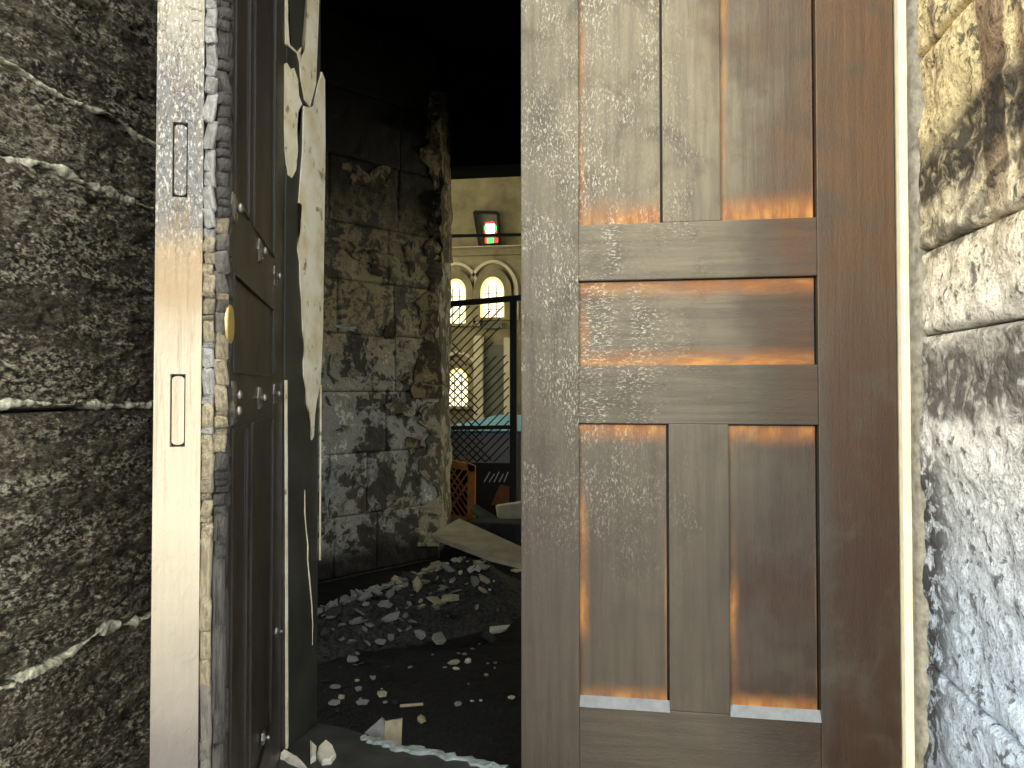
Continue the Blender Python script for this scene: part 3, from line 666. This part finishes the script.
# return of the pier, towards the hall, with ragged plaster
def hf(u, v): return fbm(u * 7, v * 6, 4, 901) * 0.012 + np.maximum(0, fbm(u * 9, v * 3.5, 3, 333)) * 0.015
lift(rough_face('plaster_return', A, RD, (0, 0, 1), RN, RL, CZ + 1.28, 0.02, hf, PLASTER_PALE, None, 0.1, 0.03, 0.02), pier)
# ragged plaster edge: bulging lumps down the corner
rnd = random.Random(15)
def blob(p0, U, V, N, ru, rv, th, m, parent, seed, name='plaster_patch', npt=56):
    r = random.Random(seed); pts = []
    ph = [r.uniform(0, 6.28) for _ in range(4)]
    for k in range(npt):
        a = 2 * math.pi * k / npt
        f = 0.74 + 0.22 * math.sin(2 * a + ph[0]) + 0.20 * math.sin(3 * a + ph[1]) + 0.16 * math.sin(5 * a + ph[2]) + 0.10 * math.sin(9 * a + ph[3]) + r.uniform(-.12, .12)
        pts.append(p0 + U * (ru * f * math.cos(a)) + V * (rv * f * math.sin(a)) + N * th)
    return lift(prism(name, pts, N, th + 0.02, m, None), parent)
UZ = Vector((0, 0, 1))
PM = {'t': PLASTER, 'p': PLASTER_PALE, 'f': FROST}
for k, (px, py, w, h, m) in enumerate(((372, 180, 34, 22, 't'), (352, 168, 14, 12, 't'), (352, 248, 26, 16, 't'), (380, 262, 24, 20, 't'), (410, 258, 10, 26, 't'), (346, 328, 16, 6, 'f'), (333, 372, 9, 22, 'p'),
                                       (398, 408, 24, 17, 'p'), (404, 378, 15, 9, 't'), (412, 446, 10, 22, 't'), (372, 396, 14, 8, 'p'), (398, 505, 22, 12, 'p'), (360, 480, 12, 10, 'p'), (330, 490, 9, 30, 'f'), (345, 428, 14, 6, 'p'), (390, 330, 10, 20, 't'))):
    p = on_pier(px, py); s = (p - EYE).length / FPX
    blob(p, Ldir, UZ, NP, w * 0.5 * s * 1.5, h * 0.5 * s * 1.2, rnd.uniform(0.007, 0.010), PM[m], pier, 50 + k)
def ragged(name, left, right, ys, to3d, n, th, m, seed, amp):
    """a continuous strip with torn edges; left(y), right(y) in reference coordinates"""
    yy = np.arange(ys[0], ys[1], 3.0)
    L = np.array([left(y) for y in yy]) + (fbm(yy / 26, yy * 0 + seed, 4, seed, 0.6)) * amp
    Rr = np.array([right(y) for y in yy]) + (fbm(yy / 18, yy * 0 + seed + 5, 3, seed + 1, 0.6)) * amp * 0.35
    vs, fs = [], []; n = Vector(n)
    for k, y in enumerate(yy):
        a, b = to3d(L[k], y), to3d(max(Rr[k], L[k] + 1), y)
        w = 0.6 + 0.7 * abs(float(fbm(np.array([y / 9.0]), np.array([seed + 0.5]), 3, seed + 2)[0]))
        vs += [a - n * 0.02, a + n * th * 0.7 * w, a.lerp(b, 0.35) + n * th * 1.2 * w, a.lerp(b, 0.7) + n * th * w, b + n * th * 0.6, b - n * 0.02]
    for k in range(len(yy) - 1):
        for q in range(5): fs.append((k * 6 + q, k * 6 + q + 1, k * 6 + q + 7, k * 6 + q + 6))
    fs += [tuple(range(6))[::-1], tuple((len(yy) - 1) * 6 + q for q in range(6))]
    return lift(mesh_obj(name, vs, fs, m, None), pier)
ragged('plaster_edge', lambda y: 429 if y < 300 else 424, lambda y: 438.6, (92, 400), lambda x, y: on_pier(x, y), NP, 0.014, PLASTER, 41, 9)
ragged('plaster_edge', lambda y: 427, lambda y: 438.6, (402, 548), lambda x, y: on_pier(x, y), NP, 0.010, PLASTER_PALE, 47, 8)
ragged('plaster_edge', lambda y: 438, lambda y: 449.5 - 5 * max(0, (130 - y) / 40), (92, 266), lambda x, y: hit(x, y, A, RN), RN, 0.03, PLASTER, 53, 3)
# lintel towards the hall and the shell of the hall
YL = A.y + 0.45
zl = at_y(485, 178, YL + 0.3).z
tag(box('lintel', -3.5, 3.5, YL, YL + 0.3, zl, CZ + 2.4, BLACK), 'soot-black lintel between vestibule and hall', 'lintel', kind='structure')
YH = 13.0
def hall(px, py, off=0.0): return at_y(px, py, YH - off)
tag(box('wall_back', -6, 6, YH, YH + 0.2, -0.1, 6.3, HALL), 'tan plastered back wall of the hall', 'wall', kind='structure')
tag(box('wall_hall_left', -6.1, -6, 4.7, YH, -0.1, 6.3, HALL), 'side wall of the hall, beyond the pier', 'wall', kind='structure')
tag(box('wall_hall_right', 6, 6.1, 4.7, YH, -0.1, 6.3, HALL), 'side wall of the hall, behind the closed leaf', 'wall', kind='structure')
tag(box('ceiling_hall', -6.1, 6.1, 4.7, YH + 0.2, 6.2, 6.35, BLACK), 'dark ceiling of the hall', 'ceiling', kind='structure')
tag(box('wall_hall_front', -6, -2.2, 4.6, 4.7, -0.1, 6.3, BLACK), 'sooty front wall of the hall, beyond the pier', 'wall', kind='structure')
tag(box('wall_hall_front_right', 1.1, 6, 4.6, 4.7, -0.1, 6.3, BLACK), 'sooty front wall of the hall, behind the closed leaf', 'wall', kind='structure')
tag(box('wall_hall_upper', -6, 6, 4.6, 4.7, CZ + 2.35, 6.3, BLACK), 'sooty wall above the lintel, hall side', 'wall', kind='structure')

def arch_pts(xc, z0, w, h, n=8):
    """pointed-round arch outline, counter-clockwise from bottom left"""
    zs = z0 + h - w * 0.62; pts = [(xc - w / 2, z0), (xc + w / 2, z0)]
    for k in range(n + 1):
        a = math.pi / 2 * k / n; pts.append((xc + w / 2 * math.cos(a), zs + w * 0.62 * math.sin(a)))
    for k in range(1, n + 1):
        a = math.pi / 2 * (1 - k / n); pts.append((xc - w / 2 * math.cos(a), zs + w * 0.62 * math.sin(a)))
    return pts
def arch_window(num, px0, px1, py0, py1, label, nbar=3, m=None):
    a, b = hall(px0, py1), hall(px1, py0); w, h = b.x - a.x, b.z - a.z; xc = (a.x + b.x) / 2
    root = tag(empty('window_%d' % num, (xc, YH, a.z)), label, 'window', kind='structure')
    def ring(name, wo, ho, wi, hi, y0, y1, zo, mm):
        o, i = arch_pts(xc, a.z - zo, wo, ho), arch_pts(xc, a.z, wi, hi); bm = bmesh.new(); L = []
        for P, y in ((o, y0), (i, y0), (o, y1), (i, y1)): L.append([bm.verts.new((x, y, z)) for x, z in P])
        k = len(o)
        for q in range(k):
            r = (q + 1) % k
            bm.faces.new((L[0][q], L[0][r], L[1][r], L[1][q])); bm.faces.new((L[0][q], L[2][q], L[2][r], L[0][r])); bm.faces.new((L[1][q], L[1][r], L[3][r], L[3][q]))
        return lift(bm_obj(name, bm, mm), root)
    ring('window_surround', w + 0.26, h + 0.20, w, h, YH - 0.10, YH, 0.05, HALL)
    ring('arch_moulding', w + 0.5, h + 0.36, w + 0.34, h + 0.26, YH - 0.05, YH, 0.05, HALL_PALE)
    ring('window_frame', w, h, w - 0.07, h - 0.05, YH - 0.06, YH, 0.0, GLOW_Y)
    g_ = [Vector((x, YH - 0.02, z)) for x, z in arch_pts(xc, a.z, w - 0.02, h - 0.01)]
    lift(prism('pane', g_, (0, -1, 0), 0.015, m or PANE), root)
    for k in range(1, nbar):
        x = a.x + w * k / nbar; lift(bar('glazing_bar', (x, YH - 0.04, a.z), (x, YH - 0.04, a.z + h * 0.78), 0.012, 0.02, IRON, None, (0, 1, 0)), root)
    for k in range(1, 5):
        z = a.z + h * k / 5; lift(bar('glazing_bar', (a.x, YH - 0.04, z), (b.x, YH - 0.04, z), 0.010, 0.02, IRON, None, (0, 1, 0)), root)
    return root
arch_window(1, 481, 505, 277, 318, 'arched bright window in the hall back wall, the wholly visible one')
arch_window(2, 446, 467, 279, 324, 'arched bright window half hidden by the pier edge')
arch_window(3, 448, 469, 368, 406, 'low bright window behind the lattice grille')
# added side panes that glow to light the hall, out of sight from the door
for k, (x, y) in enumerate(((-5.97, 7.0), (-5.97, 10.5), (5.97, 7.0), (5.97, 10.5))):
    r_ = tag(empty('window_%d' % (k + 4), (x, y, 2.0)), 'added glowing side window lighting the hall, out of view', 'window', kind='structure')
    lift(box('pane', x - 0.02, x + 0.02, y - 0.8, y + 0.8, 1.8, 4.6, GLOW), r_)
# pilasters, cornice, recess on the back wall
def wallbox(name, px0, px1, py0, py1, d, m, label, cat='trim', kind='structure'):
    a, b = hall(px0, py1), hall(px1, py0)
    return tag(box(name, a.x, b.x, YH - d, YH, a.z, b.z, m, None, 0.01), label, cat, kind=kind)
wallbox('trim_4', 440, 540, 246, 250, 0.18, HALL_PALE, 'upper moulding across the hall back wall')
wallbox('trim_5', 440, 540, 254, 257, 0.12, HALL, 'lower moulding across the hall back wall')
wallbox('trim_6', 475, 484, 336, 440, 0.15, HALL_PALE, 'pale pilaster left of the grey panel')
wallbox('trim_7', 505, 512, 338, 440, 0.15, HALL_PALE, 'pale pilaster right of the grey panel')
wallbox('trim_8', 484, 505, 345, 440, 0.05, HALL_GREY, 'grey-green wall panel between two pale pilasters', 'panel')
wallbox('trim_9', 484, 503, 323, 329, 0.10, HALL_GREY, 'grey recess below the arched window', 'panel')
# wallbox('trim_10', 470, 476, 262, 330, 0.06, HALL_PALE, 'narrow pier between the two arched windows')
# framed stained glass
sg = tag(empty('stained_glass', tuple(hall(489, 245))), 'dark framed stained glass panel with red and green panes, high on back wall', 'panel')
def sgp(x, y, off): return hall(x, y, off)
cs = [(474.5, 212), (498, 213), (500.5, 244), (480, 246)]
for k in range(4):
    lift(bar('frame_rail', sgp(*cs[k], 0.12), sgp(*cs[(k + 1) % 4], 0.12), 0.05, 0.06, IRON, None, (0, 1, 0)), sg)
lift(prism('backing', [sgp(*c, 0.06) for c in cs[::-1]], (0, -1, 0), 0.05, HALL_GREY), sg)
for x0, x1, y0, y1, m in ((486, 494.5, 224, 236, GLOW_W), (484, 486, 226, 230, GLOW_G), (484, 486, 231, 236, GLOW_R), (494.5, 496.5, 226, 231, GLOW_G), (494.5, 496.5, 231.5, 236, GLOW_R), (485, 487, 238, 243, GLOW_R), (487.2, 493.5, 238, 243.5, GLOW_G), (494, 498, 238, 243, GLOW_R), (485, 488, 222, 224, GLOW_R), (489, 494, 221.5, 223.5, GLOW_R)):
    a, b = sgp(x0, y1, 0.09), sgp(x1, y0, 0.09); lift(box('pane', a.x, b.x, YH - 0.10, YH - 0.07, a.z, b.z, m), sg)
zr_ = at_y(485, 240, 9.0).z
bm = bmesh.new(); add_tube(bm, [(-6, 9.0, zr_ + 0.12), (6, 9.0, zr_ - 0.05)], 0.022); tag(bm_obj('tie_rod', bm, IRON), 'dark iron tie rod crossing below the stained glass', 'rod')

# ------------------------------------------------------------------ iron grille with burnt lattice
YG = A.y + 1.05
def gp(x, y, off=0): return at_y(x, y, YG - off)
gr = tag(empty('lattice_screen', (gp(480, 545).x, YG, 0)), 'black iron screen with burnt diagonal lattice slats, beyond the pier', 'screen')
lift(bar('top_bar', gp(446, 304.5), gp(530, 297), 0.045, 0.035, IRON, None, (0, 1, 0)), gr)
p = gp(513.5, 300); lift(box('post', p.x - 0.026, p.x + 0.026, YG - 0.025, YG + 0.025, 0, p.z, IRON), gr)
lift(bar('middle_bar', gp(446, 428), gp(516, 427), 0.03, 0.03, IRON, None, (0, 1, 0)), gr)
lift(bar('lower_bar', gp(446, 464), gp(516, 465), 0.03, 0.03, IRON, None, (0, 1, 0)), gr)
a, b = gp(474, 549), gp(511, 466); lift(box('lower_panel', a.x, b.x, YG - 0.01, YG + 0.015, a.z, b.z, IRON), gr)
rnd = random.Random(21)
for k in range(30):                                   # rising slats, burnt away at their upper ends
    c = 312 + k * 8.6                                 # where the slat would cross x = 440
    x0, y0 = 447, c
    ln = rnd.uniform(26, 48) if k < 6 else rnd.uniform(40, 66)
    if k > 11: ln = rnd.uniform(58, 72)
    x1 = x0 + ln; y1 = c - ln * 1.02
    if c > 462: x0 = 447 + (c - 462) / 1.02; y0 = 462
    if x1 > 509: y1 += (x1 - 509) * 1.02; x1 = 509
    if x0 >= x1 - 5 or y1 > 460: continue
    if y1 < 306: x1 = x1 - (306 - y1) / 1.02; y1 = 306
    lift(bar('slat', gp(x0, y0, 0.012), gp(x1, y1, 0.012), 0.010, 0.008, IRON, None, (0, 1, 0)), gr)
for k in range(16):                                   # falling slats, left on the lower half only
    c = 338 + k * 7.8; x0, y0 = 447, c
    ln = 14 + k * 2.2 + rnd.uniform(0, 8); x1, y1 = x0 + ln, c + ln * 1.0
    if y1 > 462: x1 -= (y1 - 462); y1 = 462
    if x1 < x0 + 4: continue
    lift(bar('slat', gp(x0, y0, -0.002), gp(x1, y1, -0.002), 0.010, 0.008, IRON, None, (0, 1, 0)), gr)

# hall furniture
YP = YG + 0.65
a, b = at_y(430, 416, YP), at_y(545, 416, YP)
zt = at_y(480, 431, YP).z; yb = at_z(480, 415, zt).y
pf = tag(empty('covered_platform', ((a.x + b.x) / 2, YP, 0)), 'platform with blue cloth top and white sides behind the lattice screen', 'platform')
lift(box('cloth_skirt', a.x, b.x + 0.5, YP, yb, 0, zt - 0.02, WHITE, None, 0.01), pf)
lift(box('cloth_top', a.x - 0.02, b.x + 0.52, YP - 0.02, yb, zt - 0.02, zt + 0.005, BLUE, None, 0.008), pf)

# orange lattice door panel leaning by the pier
YO = YG - 0.22
def op(x, y, off=0.0): return at_y(x, y, YO - off)
ow = tag(empty('wooden_screen', (op(462, 520).x, YO, 0)), 'orange wooden lattice screen standing against the pier corner', 'screen')
lift(box('foot', op(462, 520).x - 0.03, op(474, 520).x, YO, YO + 0.04, 0, op(470, 521).z, ORANGE), ow)
lift(prism('stile', [op(467, 523), op(474.5, 522), op(475, 466), (op(468, 463))], (0, -1, 0), 0.04, ORANGE), ow)
lift(prism('rail', [op(440, 466), op(475, 472), op(475, 466), op(440, 457)], (0, -1, 0), 0.04, ORANGE), ow)
lift(prism('backboard', [op(440, 520, -0.03), op(470, 523, -0.03), op(470, 468, -0.03), op(440, 462, -0.03)], (0, -1, 0), 0.01, BLACK), ow)
lift(prism('rail', [op(440, 520), op(475, 524), op(475, 519), op(440, 513)], (0, -1, 0), 0.04, ORANGE), ow)
for k in range(9):
    y0 = 452 + k * 8; lift(bar('slat', op(440, y0, -0.01), op(440 + min(28, (518 - y0) / 1.5), y0 + min(28 * 1.5, 518 - y0), -0.01), 0.012, 0.01, REDWOOD, None, (0, 1, 0)), ow)
for k in range(6):
    y0 = 484 + k * 10; lift(bar('slat', op(446, min(y0, 516), -0.02), op(468, min(y0, 516) - 32, -0.02), 0.010, 0.01, ORANGE, None, (0, 1, 0)), ow)
rp = tag(empty('broken_lattice', tuple(gp(498, 500, 0.05))), 'broken red lattice scrap against the black screen panel', 'lattice')
lift(prism('backing', [gp(491, 505, 0.04), gp(509, 503, 0.04), gp(509, 487, 0.04), gp(500, 485, 0.04)], (0, -1, 0), 0.01, REDWOOD), rp)
for k in range(5): lift(bar('slat', gp(484 + k * 5, 482, 0.05), gp(490 + k * 4.5, 472 + (k % 2) * 2, 0.05), 0.008, 0.006, R_PALE, None, (0, 1, 0)), rp)

# boards and beam near the pier
def slab3(name, pts, th, m, label, cat):
    n_ = (pts[1] - pts[0]).cross(pts[2] - pts[0]).normalized()
    if n_.z < 0: n_ = -n_
    return tag(prism(name, pts, n_, th, m, None, 0.003), label, cat)
zb = 0.30
q = [at_z(431, 534, 0.30), at_z(489, 556, 0.27), at_z(545, 570, 0.25), at_z(545, 557, 0.27), at_z(459, 518, 0.32)]
slab3('fallen_board', q, 0.025, BOARD, 'dusty pale board lying on the debris beside the pier', 'board')
q0 = at_z(470, 560, 0.0)
tag(box('charred_block', q0.x - 0.05, q0.x + 0.7, q0.y + 0.10, q0.y + 0.30, 0, 0.225, R_DARK, None, 0.02), 'black charred block under the dusty pale board', 'block')
bm = bmesh.new(); add_tube(bm, [at_y(474, 508, YG - 0.42), at_y(495, 523, YG - 0.55), at_y(530, 550, YG - 0.75)], [0.035, 0.05, 0.055], 7)
tag(bm_obj('charred_beam', bm, R_DARK), 'black burnt beam slanting down over the dusty pale board', 'beam')
c = [at_y(495.5, 506, YG - 0.40), at_y(535, 500, YG - 0.40), at_y(535, 533, YG - 0.45), at_y(498, 524, YG - 0.45)]
tag(prism('white_box', c[::-1], (0.1, -1, 0.1), 0.18, WBOX, None, 0.008), 'off-white box tilted behind the burnt beam', 'box')
c = at_z(495, 502, c[0].z + 0.02)

# ------------------------------------------------------------------ rubble heap and scattered pieces
r1, r2 = at_z(318, 640, 0), at_z(462, 604, 0)
def heap(x, y):
    p = Vector((x, y, 0)); d = r2 - r1; u = max(-0.1, min(1.08, (p - r1).dot(d) / d.length_squared)); q = r1 + d * u
    return (0.11 + 0.11 * u) * math.exp(-((p - q).length / (0.18 + 0.08 * u)) ** 2)
gx = np.linspace(min(r1.x, r2.x) - 0.5, max(r1.x, r2.x) + 0.55, 90); gy = np.linspace(min(r1.y, r2.y) - 0.6, max(r1.y, r2.y) + 0.5, 90)
vs, fs = [], []
GX, GY = np.meshgrid(gx, gy); nz = fbm(GX * 14, GY * 14, 3, 5) * 0.016
for j in range(90):
    for i in range(90):
        h_ = heap(gx[i], gy[j]); vs.append((gx[i], gy[j], h_ - 0.012 + nz[j, i] * min(1, h_ / 0.03)))
for j in range(89):
    for i in range(89): a = j * 90 + i; fs.append((a, a + 1, a + 91, a + 90))
tag(mesh_obj('rubble_heap', vs, fs, GRIT, None, False), 'mound of grit and fine debris at the foot of the pier', 'rubble', kind='stuff')
def chunk_mesh(seed, m, flat):
    r = random.Random(seed); bm = bmesh.new(); bmesh.ops.create_icosphere(bm, subdivisions=1, radius=0.5)
    for v in bm.verts: v.co *= r.uniform(0.6, 1.2)
    for v in bm.verts: v.co.z = max(-0.38, min(0.38, v.co.z * 1.1)) * flat
    me = bpy.data.meshes.new('chunk'); bm.to_mesh(me); bm.free(); me.materials.append(m); return me
CH = {k: [chunk_mesh(i + 10 * j, m, f) for i, f in enumerate((0.22, 0.34, 0.5, 0.8))] for j, (k, m) in enumerate((('grey', R_GREY), ('tan', R_TAN), ('pale', R_PALE), ('dark', R_DARK)))}
def chunk(me, x, y, z, s, label, group, rot=None, name='rubble_piece'):
    o = bpy.data.objects.new(name, me); COL.objects.link(o); o.location = (x, y, z); o.scale = (s[0], s[1], s[2])
    o.rotation_euler = rot or (rnd.uniform(-.6, .6), rnd.uniform(-.6, .6), rnd.uniform(0, 6.3)); tag(o, label, 'rubble', group); return o
rnd = random.Random(33)
LB = {'grey': ('grey plaster fragment lying in the mound of debris by the pier', 'grey fragments in the debris mound'), 'tan': ('tan stone fragment lying in the mound of debris by the pier', 'tan fragments in the debris mound'),
      'pale': ('pale plaster lump lying at the tail of the debris mound', 'pale lumps at the tail of the mound'), 'dark': ('black burnt fragment lying in the mound of debris by the pier', 'black fragments in the debris mound')}
d = (r2 - r1); SGN = 1 if Vector((-d.y, d.x, 0)).dot(A - r1) > 0 else -1
cnt = 0
while cnt < 255:
    u = rnd.uniform(-0.05, 1.12); v = rnd.gauss(0, 0.16)
    d = (r2 - r1); s_ = Vector((-d.y, d.x, 0)).normalized(); p = r1 + d * u + s_ * v
    if (p - A).dot(NP) < 0.03: continue
    cnt += 1
    k = 'pale' if (u > 0.86 and rnd.random() < 0.6) else ('tan' if (u > 0.5 and rnd.random() < 0.6) else ('dark' if rnd.random() < 0.25 else 'grey'))
    s = (0.018 + 0.062 * rnd.random() ** 1.8) * (1.0 if k != 'pale' else 0.75)
    zone = 'at the jamb end of the debris mound' if u < 0.2 else 'on the low half of the debris mound' if u < 0.5 else 'on the high half of the debris mound' if u < 0.86 else 'at the tail of the debris mound'
    side = ', pier side' if v * SGN > 0.05 else ', doorway side' if v * SGN < -0.05 else ', along its crest'
    size = 'big' if s > 0.045 else 'middling' if s > 0.028 else 'small'
    chunk(rnd.choice(CH[k]), p.x, p.y, heap(p.x, p.y) + s * 0.16, (s * rnd.uniform(.8, 1.7), s, s), size + ' ' + LB[k][0].split(' lying')[0] + ' ' + zone + side, LB[k][1])
# pieces one can point at on the black floor
def single(px, py, wpx, k, sh, label, flat=1.0, elong=1.0, z=0.0, rot=None, name='rubble_piece', group=None):
    p = at_z(px, py, z); s = wpx * (p - EYE).length / FPX
    me = CH[k][sh]; o = chunk(me, p.x, p.y, z + s * 0.18 * flat, (s, s * elong, s * flat), label, group, rot or (0, 0, rnd.uniform(0, 6)), name); return o
single(500, 633, 21, 'pale', 2, 'white plaster lump on the floor below the tail of the debris mound', 0.9, 0.7)
single(482, 616, 22, 'dark', 3, 'square dark block at the foot of the pale lumps', 1.0, 0.9)
single(454, 664, 20, 'tan', 0, 'flat tan flake alone on the middle of the black floor', 0.5, 0.6)
single(456, 670, 7, 'pale', 2, 'small pale pebble beside the flat tan flake')
single(468, 662, 8, 'pale', 3, 'small grey pebble right of the flat tan flake')
single(382, 696, 11, 'tan', 2, 'rounded tan pebble on the floor in front of the mound')
single(358, 690, 8, 'grey', 2, 'small grey pebble near the jamb')
single(362, 704, 13, 'grey', 1, 'flat grey chip on floor near the beige shards')
single(421, 721, 11, 'tan', 3, 'square beige pebble just inside the threshold')
single(458, 705, 8, 'grey', 2, 'grey pebble in the middle of the floor, right of the thin stick')
single(472, 702, 4, 'pale', 2, 'tiny white crumb, nearer the grey pebble', name='crumb')
single(481, 701, 4, 'pale', 1, 'tiny white crumb, nearer the closed leaf', name='crumb')
single(512, 699, 8, 'pale', 0, 'flat white crumb beside the edge of the closed leaf', name='crumb')
single(515, 572, 14, 'pale', 0, 'flat white flake beside the closed leaf, below the dusty board', 0.6)
single(346, 652, 20, 'grey', 0, 'broad grey plaster plate at near side of the mound', 0.5, 0.6)
single(352, 662, 18, 'grey', 1, 'rounded grey plate below the broad grey plate', 0.7, 0.7)
single(336, 688, 12, 'grey', 0, 'flat grey chip beside the foot of the jamb', 0.6)
single(334, 704, 14, 'grey', 0, 'flat grey chip close to the threshold corner', 0.6)
single(466, 628, 14, 'tan', 0, 'tan slab chip lying under the mound edge', 0.5, 0.4)
single(510, 590, 8, 'pale', 3, 'round pale lump apart from mound, near closed leaf')
for k in range(26):
    px, py = rnd.uniform(322, 400), rnd.uniform(664, 712)
    if rnd.random() < .4: px, py = rnd.uniform(400, 518), rnd.uniform(640, 690)
    single(px, py, rnd.uniform(2.5, 6.5), rnd.choice(('grey', 'grey', 'tan', 'dark')), rnd.randrange(4), ('crumb on the black floor near the jamb foot, ' if px < 365 else 'crumb on the black floor between jamb and stick, ' if px < 401 else 'crumb on the black floor below the debris tail, ') + ('farther row' if py < 676 else 'middle row' if py < 695 else 'nearest the threshold'), name='crumb', group='crumbs on the black floor')
p0, p1 = at_z(400, 706, 0.008), at_z(423, 704, 0.008)
tag(bar('stick', p0, p1, 0.008, 0.007, R_TAN), 'thin pale stick lying on the black floor', 'stick')
q = [at_z(474, 564, 0.02), at_z(486, 567, 0.02), at_y(487, 552, at_z(486, 567, 0.02).y + 0.03)]
tag(prism('triangular_shard', q, (0, -1, 0.3), 0.012, R_TAN), 'triangular tan shard propped below the dusty board', 'shard')
# two beige shards leaning at the threshold's inner edge
ys_ = at_z(385, 742, ZT).y + 0.06
def sp(x, y, o=0.0): return at_y(x, y, ys_ + o)
tag(prism('grey_shard', [sp(364, 733), sp(383, 744), sp(384, 722), sp(381, 718)], (0, -1, 0.2), 0.014, R_GREY, None, 0.002), 'grey-green shard standing at the broken threshold edge', 'shard')
tag(prism('beige_shard', [sp(383, 748, .01), sp(401, 752, .01), sp(402, 719, .01), (sp(384, 722, .01))], (0.2, -1, 0.2), 0.014, R_TAN, None, 0.002), 'beige rectangular shard standing beside the grey-green shard', 'shard')
# two white pebbles on the threshold, near the jamb
def pebble(name, px, py, w, h, label, ol):
    p = at_z(px, py, ZT); s = (p - EYE).length / FPX
    pts = [at_z(px + a * w, py + b * h, ZT + 0.014) for a, b in ol]
    return tag(prism(name, pts[::-1], (0, 0, 1), 0.014, R_PALE, None, 0.004), label, 'stone')
pebble('white_chip', 313, 748, 5, 12, 'half-moon white stone chip on the slate threshold', [(-0.6, -0.8), (0.7, -0.3), (0.6, 0.6), (-0.5, 0.9)])
pebble('white_stone', 326, 749, 10, 11, 'pointed white stone lying on the slate threshold', [(0.0, -1.0), (0.6, -0.4), (1.0, 0.3), (0.5, 0.9), (-0.4, 1.0), (-0.9, 0.3), (-0.7, -0.4)])
